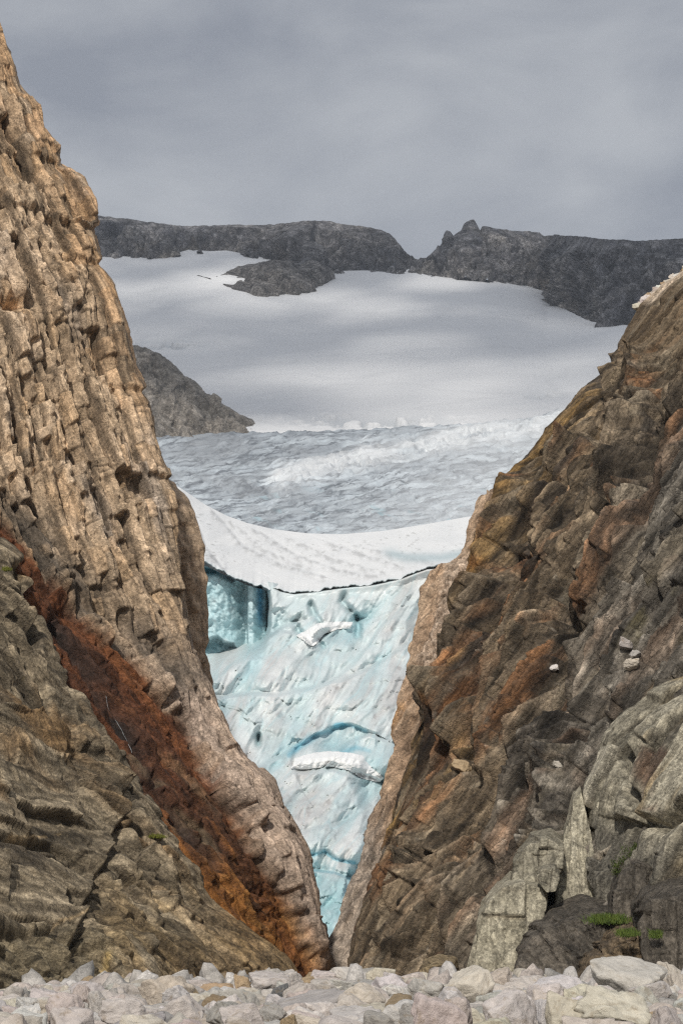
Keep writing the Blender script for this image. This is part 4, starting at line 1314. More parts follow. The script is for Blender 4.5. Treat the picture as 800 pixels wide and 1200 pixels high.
def nunatak(name, label, x0, x1, top, bot, Yf, depth, nu, nv0, seed, mat, sc, stops, parts=None):
    px = np.linspace(x0, x1, nu)
    r = np.concatenate([np.linspace(-.5, 0, 8)[:-1], np.linspace(0, 1, nv0), 1 + np.linspace(0, .3, 14)[1:]])
    nv = len(r)
    PX, Rr = np.meshgrid(px, r)
    fx, fr = PX.ravel(), Rr.ravel()
    rc = np.clip(fr, 0, 1)
    jag = fbm(np.stack([fx * .15, 0 * fx, 0 * fx], 1).astype(F32), 4, seed) * 1.6
    py = bot(fx) + (top(fx) + jag - bot(fx)) * rc + np.clip(fr - 1, 0, 1) * 12 + np.clip(-fr, 0, 1) * 24
    Y = Yf(fx) + depth * rc ** 1.2 + np.clip(fr - 1, 0, 1) * depth * 3
    P = pix(fx, py, Y)
    Nn = grid_normals(P.reshape(nv, nu, 3), 10).reshape(-1, 3)
    q = P.astype(F32)
    e = np.stack([q[:, 0] + .6 * q[:, 2], q[:, 2] - .6 * q[:, 0], q[:, 1]], 1).astype(F32)
    w = fbm(e * .3 / sc, 3, seed + 1)
    e = e + np.stack([w, w, w], 1) * sc * .8
    k1, e1, r1 = facets(e * np.array([1 / 1.2, 1 / 3.4, 1 / 2], F32) / sc, seed + 2, 1, .8, .2, .06)
    k2, e2, r2 = facets(e * np.array([1 / .4, 1 / .8, 1 / .7], F32) / sc, seed + 3, 1, .9, .3, .08)
    att = (.25 + .75 * sstep(1, .8, fr)) * sstep(1.1, 1, fr)
    P = P + Nn * ((.5 * k1 + .22 * k2 + .3 * fbm(e * .6 / sc, 4, seed + 5)) * sc * att * np.clip((bot(fx) - top(fx)) / 60, .05, 1))[:, None]
    t = np.clip(.5 + .7 * fbm(e * np.array([.5, .2, .4], F32) / sc, 4, seed + 6) + .2 * (r1 - .5), 0, 1)
    c = ramp(t, stops)
    c = mixc(c, (.07, .068, .07), np.maximum(e1, e2) * .35)
    o = mesh_obj(name, P, grid_faces(nv, nu), mat, None, True, np.clip(c, .02, .9), P)
    return tag(o, label, 'rock outcrop', kind='structure')


nunatak('hill', 'grey-brown cracked rock spur rising behind the tan cliff beside the glacier plateau', 60, 333,
        top_at([(60, 392), (120, 398), (150, 404), (168, 410), (185, 415), (200, 425), (215, 440), (228, 446), (238, 458), (255, 469), (270, 477), (283, 486), (300, 495), (312, 501), (324, 508), (334, 517)]),
        top_at([(60, 530), (320, 521), (330, 520)]), lambda x: 1282 + 0 * x, 90, 360, 190, 380, M_MID, 16,
        [(0, (.12, .112, .10)), (.4, (.27, .245, .215)), (.7, (.36, .32, .275)), (1, (.46, .40, .335))])
_bt = top_at([(230, 322), (250, 327), (265, 333), (280, 338), (300, 342), (340, 341), (362, 337), (372, 330), (385, 322)])
nunatak('rock_outcrop', 'dark whaleback rock outcrop poking through the snow below the left ridge', 231, 384,
        top_at([(231, 318), (240, 317.5), (262, 317.5), (272, 315), (285, 311), (300, 309), (320, 308), (345, 309), (360, 303), (372, 297), (384, 296)]),
        _bt, lambda x: snowY(x, _bt(x)) + 4, 150, 220, 80, 390, M_FAR, 38,
        [(0, (.10, .096, .098)), (.4, (.19, .178, .172)), (.7, (.27, .25, .23)), (1, (.35, .315, .28))])

# ------------------------------------------------------------------ stones
import bmesh


def ico(sub):
    bm = bmesh.new()
    bmesh.ops.create_icosphere(bm, subdivisions=sub, radius=1)
    bm.verts.ensure_lookup_table()
    v = np.array([x.co[:] for x in bm.verts], F32)
    f = np.array([[w.index for w in x.verts] for x in bm.faces], np.int32)
    bm.free()
    v /= np.linalg.norm(v, axis=1, keepdims=True)
    return v, f


ICO = {k: ico(k) for k in (3, 5, 6)}


def hull_rock(dirs, normals, dists, k=26.0):
    """rounded convex stone bounded by planes"""
    c = dirs @ normals.T
    r = np.where(c > 1e-3, dists[None] / np.maximum(c, 1e-3), 1e3)
    inv = (1 / r) ** k
    return dirs * (1 / inv.sum(1) ** (1 / k))[:, None]


def stone_shape(seed, sub=5):
    rs = np.random.RandomState(seed)
    V, Fc = ICO[sub]
    n = rs.normal(size=(rs.randint(9, 15), 3))
    n /= np.linalg.norm(n, axis=1, keepdims=True)
    d = rs.uniform(.62, 1.0, len(n))
    full = np.array([[1, 0, 0], [-1, 0, 0], [0, 1, 0], [0, -1, 0], [0, 0, 1], [0, 0, -1]], float)
    n = np.concatenate([n, full]); d = np.concatenate([d, np.full(6, 1.05)])
    P = hull_rock(V, n, d, rs.choice([14, 24, 40]))
    P = P / np.abs(P).max(0)
    q = (P + seed * 3.1).astype(F32)
    h, e, _ = rock(q, (.55, .55, .55), seed, .35, .35, .12, .03, .06, .1)
    P = P * (1 + .8 * h + .10 * fbm(q * 1.3, 3, seed + 9) + .05 * fbm(q * 3, 4, seed) + .016 * fbm(q * 9, 3, seed + 5))[:, None]
    return P, Fc


STONES = []
for s in range(16):
    P, Fc = stone_shape(700 + s)
    me_o = mesh_obj('boulder_shape', P, Fc, M_BOULDER)
    STONES.append(me_o.data)
    bpy.data.objects.remove(me_o)

STONE_COL = {'pinkish': (.51, .445, .40), 'pale grey': (.49, .455, .415), 'cream': (.54, .485, .40), 'white': (.60, .565, .53), 'grey': (.37, .35, .325),
             'tan': (.42, .31, .19), 'dark grey': (.17, .17, .17), 'brown': (.27, .205, .135)}


def add_stone(p, size, col, label, group, name='boulder', seed=0, rot=None, cat='boulder'):
    rs = np.random.RandomState(seed)
    o = bpy.data.objects.new(name, STONES[rs.randint(len(STONES))])
    COL.objects.link(o)
    o.location = p
    o.scale = size
    o.rotation_euler = rot or (rs.uniform(-.3, .3), rs.uniform(-.3, .3), rs.uniform(-.6, .6))
    j = rs.uniform(.88, 1.1)
    o.color = (*[min(.75, 1.13 * c * j * f) for c, f in zip(STONE_COL[col], rs.uniform(.97, 1.03, 3))], 1)
    tag(o, label, cat, group)
    return o


def ground_z(x, y):
    z = -.22 - .12 * np.maximum(0, y - 43) - .02 * np.maximum(0, y - 60)
    z = z - .34 * sstep(-5.5, -7.2, x * 40 / np.maximum(y, 1)) * sstep(30, 40, y)
    return np.maximum(z, -4.6)


def ground():
    xs = np.concatenate([np.linspace(-300, -24, 24), np.linspace(-22, 22, 220), np.linspace(24, 300, 24)])
    ys = np.concatenate([np.linspace(-60, 18, 20), np.linspace(19, 60, 240), np.linspace(62, 400, 60)])
    X, Y = np.meshgrid(xs, ys)
    q = np.stack([X.ravel(), Y.ravel(), 0 * X.ravel()], 1).astype(F32)
    Z = ground_z(X.ravel(), Y.ravel()) - .12 + .10 * fbm(q * .9, 4, 601) + .05 * fbm(q * 4, 3, 602)
    o = mesh_obj('ground', np.stack([X.ravel(), Y.ravel(), Z], 1), grid_faces(len(ys), len(xs)), M_GROUND)
    tag(o, 'stony gravel floor of the gorge under the boulders', 'ground', kind='structure')


ground()

G_FIELD = 'boulders of the pale rubble field'
HERO = [  # centre px, top py, base py, width px, colour, label
    (99, 1156, 1177, 20, 'pinkish', 'upright pinkish egg-shaped boulder just right of the yellow rock streak'),
    (118, 1163, 1189, 27, 'pale grey', 'round pale grey boulder below the yellow streak on the dark slab'),
    (80, 1167, 1196, 40, 'pinkish', 'broad pinkish boulder left of the round one under the yellow streak'),
    (192, 1147, 1173, 50, 'cream', 'large pale boulder with a brown stain, tallest of the left half of the rubble'),
    (207, 1157, 1174, 28, 'white', 'white sloping boulder leaning on the brown-stained one'),
    (150, 1170, 1197, 52, 'pale grey', 'wide pale boulder with a slanting top in front of the steep pillars'),
    (255, 1165, 1179, 34, 'brown', 'flat brown boulder among pale ones under the brown ledges'),
    (265, 1176, 1199, 52, 'grey', 'smooth grey flat-topped boulder in front of the flat brown one'),
    (182, 1184, 1197, 16, 'white', 'small white boulder like a tooth, low down left of the slabs'),
    (16, 1181, 1196, 50, 'pinkish', 'long low pinkish boulder at the left end of the rubble'),
    (226, 1157, 1168, 15, 'tan', 'small tan boulder lying against the foot of the brown ledges'),
    (310, 1139, 1161, 43, 'pale grey', 'rounded pale boulder standing under the lower end of the rusty ramp'),
    (283, 1142, 1158, 19, 'tan', 'tan orange boulder left of the rounded pale one under the rusty ramp'),
    (342, 1138, 1156, 34, 'pale grey', 'pale boulder with a flat lid just left of the gap to the ice'),
    (327, 1157, 1167, 19, 'dark grey', 'dark blue-grey stone, the darkest one among the pale boulders'),
    (415, 1136, 1150, 58, 'pale grey', 'long pale slab of a boulder lying on the crest below the ice'),
    (376, 1137, 1150, 30, 'pinkish', 'pinkish boulder on the crest right under the gap'),
    (442, 1135, 1153, 27, 'cream', 'cream wedge-shaped boulder on the crest at the end of the long slab'),
    (461, 1140, 1157, 21, 'pale grey', 'grey round boulder on the crest before the brown streaked wall'),
    (401, 1147, 1161, 36, 'white', 'white boulder tucked below the long crest slab'),
    (428, 1152, 1183, 52, 'cream', 'big smooth cream-yellow boulder in the middle of the rubble'),
    (380, 1165, 1181, 92, 'grey', 'long flat grey slab lying left of the big cream-yellow boulder'),
    (285, 1178, 1203, 50, 'pale grey', 'grey-white boulder at the bottom edge right of the smooth grey one'),
    (321, 1175, 1193, 27, 'grey', 'wedge-shaped grey boulder left of the long flat slab'),
    (340, 1190, 1202, 18, 'tan', 'orange-stained small stone at the bottom edge'),
    (465, 1169, 1191, 28, 'brown', 'brown angular boulder right of the big cream-yellow one'),
    (488, 1178, 1203, 34, 'grey', 'flat-faced grey boulder below the brown angular one'),
    (516, 1169, 1207, 58, 'pinkish', 'big angular pinkish boulder with a slanting edge at the bottom'),
    (500, 1150, 1170, 42, 'pale grey', 'cracked pale boulder behind the big angular pinkish one'),
    (556, 1135, 1172, 52, 'cream', 'big warm pale boulder standing in front of the pale leaning slab'),
    (584, 1138, 1156, 26, 'cream', 'rounded cream boulder right against the pale leaning slab'),
    (600, 1158, 1204, 64, 'white', 'big bluish white angular boulder, brightest at the bottom right'),
    (622, 1142, 1159, 34, 'pinkish', 'pinkish broken boulder between the pale slab and the dark mound'),
    (660, 1144, 1166, 56, 'white', 'white ridged boulder in front of the dark mossy mound'),
    (731, 1124, 1160, 78, 'pale grey', 'largest boulder, grey-pink and domed, before the dark mound'),
    (783, 1128, 1151, 25, 'cream', 'pointed cream boulder standing up at the far right of the rubble'),
    (762, 1150, 1170, 52, 'pale grey', 'low pale boulder under the pointed cream one'),
    (724, 1164, 1204, 84, 'cream', 'huge yellowish grey boulder with a flat top at the bottom right'),
    (662, 1166, 1203, 50, 'cream', 'slanted warm boulder left of the huge yellowish one'),
    (781, 1182, 1206, 42, 'pale grey', 'pale boulder in the bottom right corner'),
    (536, 1170, 1203, 32, 'pinkish', 'pinkish boulder between the two big angular ones at the bottom'),
    (641, 1170, 1198, 22, 'white', 'narrow white boulder squeezed beside the bluish white one'),
    (796, 1140, 1162, 24, 'pinkish', 'pinkish boulder cut by the right border'),
    (33, 1170, 1182, 30, 'white', 'white flat stone at the back near the left border'),
    (58, 1173, 1188, 24, 'cream', 'cream stone beside the broad pinkish boulder'),
    (470, 1155, 1171, 30, 'white', 'white blocky stone right of the cream-yellow boulder'),
]
placed = []
for k, (cx, ty, by, wd, col, lab) in enumerate(HERO):
    Y = 1.5 * FPX / (by - 1066)
    top = pix(cx, ty, Y)
    base = pix(cx, by, Y)
    h = (top[2] - base[2])
    w = wd / FPX * Y
    hz = h * .62 + .05
    p = (float(top[0]), float(Y) + w * .3, float(top[2] - hz * .93))
    add_stone(p, (w * .55, max(w * .45, hz * .8), hz), col, lab, G_FIELD, seed=40 + k)
    placed.append((p[0], p[1], w * .5))

MARK = [(0, 90, 'below the grey slab foot'), (90, 150, 'below the yellow rock streak'), (150, 250, 'below the steep rock pillars'), (250, 365, 'below the rusty ramp'),
        (365, 440, 'below the ice in the gap'), (440, 550, 'below the brown streaked wall'), (550, 640, 'below the pale leaning slab'), (640, 720, 'below the dark mossy mound'), (720, 801, 'below the rocks at the right border')]


def filler():
    rs = np.random.RandomState(11)
    cand = []
    for _ in range(60000):
        y = 23.5 + 21.5 * rs.rand() ** .8
        px = rs.uniform(-25, 825)
        s = .105 * math.exp(rs.exponential(.42))
        cand.append((px, y, min(s, .34)))
    cand.sort(key=lambda c: -c[2])
    n = 0
    out = []
    for px, y, s in cand:
        x = (px - 400) / FPX * y
        if any((x - a) ** 2 + ((y - b) * .75) ** 2 < (.78 * (s + r)) ** 2 for a, b, r in placed):
            continue
        placed.append((x, y, s))
        out.append((px, x, y, s))
        n += 1
    return out


FILL = filler()
FILL_BIG = sorted(FILL, key=lambda c: -c[3] / c[2])[:228]
small = [c for c in FILL if c not in set(FILL_BIG)]
names = ['pinkish', 'pale grey', 'cream', 'white', 'grey', 'tan']
for k, (px, x, y, s) in enumerate(FILL_BIG):
    rs = np.random.RandomState(900 + k)
    col = rs.choice(names, p=[.27, .3, .13, .14, .12, .04])
    sx, sy, sz = s * rs.uniform(.9, 1.25), s * rs.uniform(.8, 1.2), s * rs.uniform(.6, .95)
    spx = s / y * FPX * 2
    size = 'small' if spx < 17 else ('middling' if spx < 25 else 'large')
    row = 'at the front' if y < 29 else ('halfway back' if y < 36 else 'on the crest')
    mk = next(m for a, b, m in MARK if a <= min(max(px, 0), 800) < b)
    shape = 'flat' if sz < .62 * sx else ('rounded' if sz > .82 * sx else 'angular')
    z = float(ground_z(np.array(x), np.array(y))) + sz * rs.uniform(.35, .8)
    add_stone((x, y, z), (sx, sy, sz), col, f'{size} {shape} {col} rubble stone {row}, {mk}', G_FIELD, seed=900 + k, cat='boulder')


def rubble():
    """the small stones that fill the gaps between the boulders"""
    V, Fc = ICO[3]
    rs = np.random.RandomState(5)
    vs, fs, cs = [], [], []
    pts = [(x, y, s) for _, x, y, s in small][:1500]
    while len(pts) < 5200:
        y = 22 + 24 * rs.rand()
        pts.append((rs.uniform(-30, 830) / FPX * y - 400 / FPX * y, y, rs.uniform(.03, .10)))
    shapes = [hull_rock(V, (lambda n: n / np.linalg.norm(n, axis=1, keepdims=True))(rs.normal(size=(16, 3))), rs.uniform(.6, 1, 16), 20) for _ in range(12)]
    keys = ['pinkish', 'pale grey', 'cream', 'white', 'grey', 'tan', 'brown', 'dark grey']
    for k, (x, y, s) in enumerate(pts):
        P = np.clip(shapes[k % 12], -1.5, 1.5) * s * rs.uniform(.75, 1.2, 3)
        a = rs.uniform(0, 6.28)
        P = P @ np.array([[math.cos(a), -math.sin(a), 0], [math.sin(a), math.cos(a), 0], [0, 0, 1]])
        z = float(ground_z(np.array(x), np.array(y))) + s * rs.uniform(-.1, .6)
        vs.append(P + [x, y, z])
        fs.append(Fc + k * len(V))
        c = np.array(STONE_COL[keys[rs.choice(8, p=[.26, .28, .12, .14, .12, .04, .02, .02])]]) * rs.uniform(.85, 1.05)
        cs.append(np.tile(c, (len(V), 1)))
    P = np.concatenate(vs)
    o = mesh_obj('rubble', P, np.concatenate(fs), M_RUBBLE, None, True, np.concatenate(cs), P * 3)
    tag(o, 'small pale stones filling the gaps between the boulders', 'rubble', kind='stuff')


M_RUBBLE = rock_mat('rubble', grain=(1.2, 1.2, 1.2), amount=.25, bump=.5, bdist=.03, fine=9)
rubble()


# ------------------------------------------------------------------ single slabs and mounds at the foot of the right wall
def slab(name, poly, Y, thick, tilt, stops, label, cat, seed, size=(1., 2.6, 1.5), slope=(.5, .25), round_k=40, rough=1.0, angle=0, mat=None, extra=None):
    """a block seen as a convex outline: front face at distance Y leaning back by tilt, real thickness"""
    poly = np.array(poly, float)
    cy = poly[:, 1].max()
    Yp = Y + tilt * (cy - poly[:, 1]) * Y / FPX
    Fp = pix(poly[:, 0], poly[:, 1], Yp)
    back = np.array([0.12 * np.sign(400 - poly[:, 0].mean()) * -1, 1.0, .12])
    back /= np.linalg.norm(back)
    c = Fp.mean(0) + back * thick * .5
    ns, ds = [], []
    m = len(Fp)
    for i in range(m):
        a, b = Fp[i], Fp[(i + 1) % m]
        n = np.cross(b - a, back)
        n /= np.linalg.norm(n)
        if np.dot(n, c - a) > 0: n = -n
        ns.append(n); ds.append(np.dot(n, a - c))
    nf = np.cross(Fp[m // 3] - Fp[0], Fp[2 * m // 3] - Fp[0]); nf /= np.linalg.norm(nf)
    if nf[1] > 0: nf = -nf
    ns.append(nf); ds.append(abs(np.dot(nf, Fp.mean(0) - c)) + .01)
    ns.append(-nf); ds.append(thick * .6)
    V, Fc = ICO[6]
    ext = np.ptp(Fp, axis=0); ext[1] = thick
    sc = np.maximum(ext, .5)
    D = V * sc
    D = D / np.linalg.norm(D, axis=1, keepdims=True)
    P = hull_rock(D, np.array(ns), np.maximum(np.array(ds), .05), round_k) + c
    nrm = (P - c) / np.linalg.norm(P - c, axis=1, keepdims=True)
    a = math.radians(angle)
    fr = lambda p: np.stack([p[:, 0] * math.cos(a) - p[:, 2] * math.sin(a), p[:, 0] * math.sin(a) + p[:, 2] * math.cos(a), p[:, 1]], 1).astype(F32)
    q = fr(P)
    qb = q + fbm(q * .5, 2, seed + 4)[:, None] * .25
    h, e, r = blocks(qb, size[0], size[1], seed, slope[0], slope[1], .16, .12, .07, .38, slope[0])
    h2, e2, r2 = blocks(qb + 5, size[0] * .36, size[1] * .4, seed + 1, slope[0], slope[1], .2, .05, .05)
    P = P + nrm * (rough * (.7 * h + .7 * h2 + .16 * fbm(q * .8, 4, seed + 2)))[:, None]
    q = fr(P)
    t = np.clip(.5 + .7 * fbm(q * np.array([.8, .25, .8], F32), 4, seed + 3) + .25 * (r - .5), 0, 1)
    col = ramp(t, stops)
    col = mixc(col, (.06, .052, .044), np.maximum(e * .6, e2 * .12))
    if extra is not None:
        col = extra(col, q, P)
    o = mesh_obj(name, P, Fc, mat or M_GNEISS, None, True, np.clip(col, .012, .8), q)
    tag(o, label, cat)
    return o, P


PALE = [(0, (.24, .215, .155)), (.4, (.37, .335, .25)), (.7, (.44, .40, .305)), (1, (.50, .455, .36))]
MIDC = [(0, (.15, .135, .10)), (.4, (.25, .225, .17)), (.7, (.32, .29, .22)), (1, (.38, .345, .265))]
DARK = [(0, (.045, .04, .034)), (.4, (.095, .082, .066)), (.7, (.14, .12, .096)), (1, (.20, .175, .145))]
BROWN = [(0, (.075, .055, .036)), (.4, (.15, .11, .07)), (.7, (.21, .155, .095)), (1, (.27, .21, .135))]
G_SLAB = 'blocks at the foot of the right wall'


def beds(c, q, P):
    b = fbm(np.stack([q[:, 0] * .2, q[:, 1] * 2.2, q[:, 2] * .2], 1).astype(F32), 3, 650)
    return mixc(c, (.24, .20, .14), sstep(.15, .4, b) * .6)


slab('rock_slab', [(556, 1078), (572, 1058), (590, 1040), (612, 1034), (637, 1037), (640, 1060), (633, 1110), (618, 1165), (556, 1165)], 116, 9, .3, PALE,
     'tall pale yellowish slab with a slanting top leaning against the brown wall', 'slab', 660, (2.6, 2.2, 2), (.12, .10), 200, .8, 3, None, beds)
slab('rock_slab', [(597, 1038), (601, 1012), (618, 990), (642, 984), (660, 992), (658, 1022), (642, 1040)], 120, 8, .5, MIDC,
     'greyish brown sloping block resting on top of the tall pale slab', 'slab', 664, (1.6, 1.6, 1.6), (.3, .2), 120, 1, 10)
slab('rock_block', [(627, 1028), (634, 1018), (650, 1017), (656, 1028), (651, 1045), (640, 1047)], 117, 2.5, .2, MIDC,
     'small rounded grey block overhanging a dark hole right of the pale slab', 'block', 668, (1, 1, 1), (.2, .2), 24, .5, 10)
slab('rock_fin', [(646, 1095), (651, 1030), (659, 985), (671, 938), (680, 930), (690, 965), (699, 1020), (704, 1095)], 121, 8, .5, PALE,
     'narrow pale rock fin tapering upwards between the slab and the pale buttress', 'rock fin', 672, (1.0, 4, 1.5), (.6, .12), 120, 1.3, 6)
_, MOUND = slab('rock_mound', [(604, 1128), (622, 1098), (650, 1079), (688, 1071), (722, 1078), (732, 1110), (722, 1165), (606, 1165)], 108, 9, .6, DARK,
                'dark rounded rock mound with a grass tuft on top, behind the domed boulder', 'mound', 676, (1.6, 1.6, 1.6), (.6, .3), 22, 1.2, -30)
slab('rock_mound', [(668, 1165), (690, 1122), (716, 1098), (744, 1092), (768, 1104), (778, 1130), (776, 1165)], 104, 7, .7, BROWN,
     'low brown stony mound right of the dark mossy one', 'mound', 680, (.8, .8, .8), (.7, .5), 14, 1.0, -20)
slab('rock_block', [(714, 1082), (718, 1044), (726, 1024), (746, 1014), (764, 1020), (772, 1046), (766, 1092), (735, 1098)], 113, 6, .3, DARK,
     'upright dark grey block standing between the two mounds and the pale buttress', 'block', 684, (1.3, 2.2, 1.4), (.45, .2), 60, 1, 8)
slab('rock_block', [(745, 1085), (756, 1060), (782, 1048), (840, 1042), (850, 1165), (772, 1165), (750, 1120)], 103, 8, .3, DARK,
     'large dark square-topped block at the right border above the boulders', 'block', 688, (1.6, 2.6, 1.6), (.45, .2), 60, 1, 4)
slab('rock_block', [(486, 1160), (490, 1136), (510, 1129), (530, 1133), (536, 1160)], 128, 4, .3, [(0, (.16, .12, .07)), (.5, (.29, .22, .13)), (1, (.38, .30, .19))],
     'low tan block at the foot of the brown streaked wall', 'block', 692, (1, .8, 1), (.3, .2), 24, .6, 0)
slab('rock_block', [(540, 1160), (548, 1125), (556, 1095), (562, 1090), (566, 1160)], 117.5, 3, .3, MIDC,
     'thin grey upright block against the left edge of the tall pale slab', 'block', 696, (.7, 2, 1), (.4, .1), 24, .6, 8)

# stones lodged on the right wall and along its rim
for k, (px, py, w, col, lab) in enumerate([
        (653, 896, 10, 'pinkish', 'pinkish stone perched on a ledge high above the tall pale slab'),
        (544, 899, 20, 'tan', 'tan flat stone lodged in the groove of the brown wall'),
        (736, 756, 16, 'pale grey', 'pale stone on the highest ledge of lodged stones, right wall'),
        (747, 768, 13, 'grey', 'grey stone just below the pale one on the ledge of lodged stones'),
        (742, 780, 15, 'cream', 'cream stone, lowest of the trio on the ledge of the right wall'),
        (650, 782, 9, 'white', 'little white stone alone on the brown wall')]):
    p, n = WF.at(px, py)
    s = w / FPX * p[1] * .5
    add_stone(tuple(p + n * s * .4), (s * 1.2, s, s * .8), col, lab, 'stones lodged on the right wall', seed=1300 + k)
fe = curve_at(F_EDGE)
rs_ = np.random.RandomState(77)
for k in range(13):
    py = 352 - k * 3.7 + rs_.uniform(-1, 1)
    p, n = WF.at(float(fe(py)) + 4, py + 2)
    s = rs_.uniform(4.5, 8) / FPX * p[1] * .8
    word = ['cream', 'pinkish', 'white', 'tan'][k % 4]
    where = 'at the low end' if k < 4 else ('halfway along' if k < 9 else 'at the high end')
    add_stone(tuple(p + np.array([0, 1.0, s * .35])), (s * 1.3, s, s * .9), word, f'{word} block {where} of the sunlit rim above the right wall', 'pale blocks along the rim', seed=1400 + k)

# ------------------------------------------------------------------ plants and the trickle of water


def leaves(n, centre, rad, size, seed, flat=.7):
    rs = np.random.RandomState(seed)
    vs, fs = [], []
    cl = rs.normal(size=(9, 3)) * np.array(rad) * .55
    for k in range(n):
        c = cl[rs.randint(9)] + rs.normal(size=3) * np.array(rad) * .28
        a, b = rs.normal(size=3), rs.normal(size=3)
        a /= np.linalg.norm(a); b -= a * (a @ b); b /= np.linalg.norm(b)
        s = size * rs.uniform(.6, 1.3)
        p = np.array(centre) + c
        vs += [p - a * s, p + b * s * .45, p + a * s, p - b * s * .45]
        fs.append([4 * k, 4 * k + 1, 4 * k + 2, 4 * k + 3])
    return np.array(vs), np.array(fs)


def shrub(px, py, Y, rad, seed, label, n=900):
    c = pix(px, py, Y)
    e = empty('shrub', c - np.array([0, 0, rad[2]]))
    tag(e, label, 'shrub', 'low shrubs among the blocks')
    v, f = leaves(n, c, rad, .055, seed)
    child(mesh_obj('foliage', v, f, M_LEAF, None, False), e)
    rs = np.random.RandomState(seed)
    vs, fs = [], []
    for k in range(9):
        b = c + np.array([rs.uniform(-.2, .2), .1, -rad[2] * 1.1])
        t = c + rs.normal(size=3) * np.array(rad) * .6
        d = t - b
        s = np.cross(d, [0, 1, .2]); s = s / np.linalg.norm(s) * .02
        u = np.cross(d, s); u = u / np.linalg.norm(u) * .02
        m = len(vs)
        vs += [b + s, b - s * .5 + u, b - s * .5 - u, t + s * .3, t - s * .2 + u * .3, t - s * .2 - u * .3]
        fs += [[m, m + 1, m + 4, m + 3], [m + 1, m + 2, m + 5, m + 4], [m + 2, m, m + 3, m + 5]]
    child(mesh_obj('stem', np.array(vs), np.array(fs), M_STEM, None, False), e)


shrub(733, 1003, 118, (.62, .4, .55), 1, 'dark green shrub in the cleft under the pale buttress', 1100)
shrub(722, 1017, 117, (.35, .3, .3), 2, 'smaller olive shrub low in the cleft left of the dark green one', 500)
shrub(746, 993, 119, (.3, .3, .28), 3, 'little yellow-green shrub at the top right of the cleft', 400)


def tuft(px, py, Y, w, h, n, seed, label, mat):
    rs = np.random.RandomState(seed)
    c = pix(px, py, Y)
    vs, fs = [], []
    for k in range(n):
        b = c + np.array([rs.normal() * w * .5, rs.normal() * w * .35, rs.normal() * .06])
        hh = h * rs.uniform(.5, 1.2)
        t = b + np.array([rs.normal() * hh * .5, rs.normal() * hh * .4, hh])
        s = np.array([.014, .004, 0]) * rs.uniform(.7, 1.6)
        m = (b + t) / 2 + np.array([0, 0, hh * .15])
        i = len(vs)
        vs += [b - s, b + s, m + s * .8, m - s * .8, t + s * .1, t - s * .1]
        fs += [[i, i + 1, i + 2, i + 3], [i + 3, i + 2, i + 4, i + 5]]
    o = mesh_obj('grass_tuft', np.array(vs), np.array(fs), mat, None, False)
    tag(o, label, 'grass', 'grass tufts on the blocks')


def mound_y(px, py):
    Q = MOUND - CAM
    dp = Q @ CF
    m = np.hypot(400 + FPX * (Q @ CR) / dp - px, 600 - FPX * (Q @ CU) / dp - py)
    near = np.where(m < m.min() + 2)[0]
    return MOUND[near[np.argmin(MOUND[near, 1])], 1]


tuft(712, 1081, mound_y(712, 1084) - .15, .9, .42, 1500, 4, 'bright green grass tuft on top of the dark rock mound', M_GRASS)
tuft(735, 1096, 104.2, .5, .32, 500, 5, 'small grass tuft on the brown mound right of the big tuft', M_GRASS)
tuft(768, 1098, 103.2, .3, .3, 400, 6, 'thin grass tuft beside the large dark block', M_GRASS)
p, n = WC.at(184, 980)
tuft(184, 981, p[1] - .1, .55, .16, 420, 7, 'yellow-green moss tuft on the dark banded slab left of the rusty ramp', M_MOSS)
p, n = WC.at(12, 690)
tuft(8, 668, p[1] - .2, .3, .16, 300, 8, 'olive moss tuft near the left border beside the dark slot', M_MOSS)


def trickle(pts, label, seed, w=.018):
    rs = np.random.RandomState(seed)
    Q = []
    for (x0, y0), (x1, y1) in zip(pts[:-1], pts[1:]):
        for t in np.linspace(0, 1, 7)[:-1]:
            p, n = WA.at(x0 + (x1 - x0) * t, y0 + (y1 - y0) * t)
            Q.append(p + n * .12)
    Q = np.array(Q)
    Q = np.array([Q[max(0, i - 2):i + 3].mean(0) for i in range(len(Q))])
    vs, fs = [], []
    for i, p in enumerate(Q):
        ww = w * rs.uniform(.5, 1.5)
        for a in np.linspace(0, 2 * math.pi, 7)[:-1]:
            vs.append(p + np.array([math.cos(a) * ww, math.sin(a) * ww * .5 - .08, math.sin(a) * ww * .3]))
        if i:
            for a in range(6):
                fs.append([(i - 1) * 6 + a, (i - 1) * 6 + (a + 1) % 6, i * 6 + (a + 1) % 6, i * 6 + a])
    o = mesh_obj('trickle', np.array(vs), np.array(fs), M_WATER)
    tag(o, label, 'trickle')


trickle([(121, 812), (128, 833), (139, 852), (146, 866), (160, 892)], 'thin white trickle of water running down the black wet gully', 1)

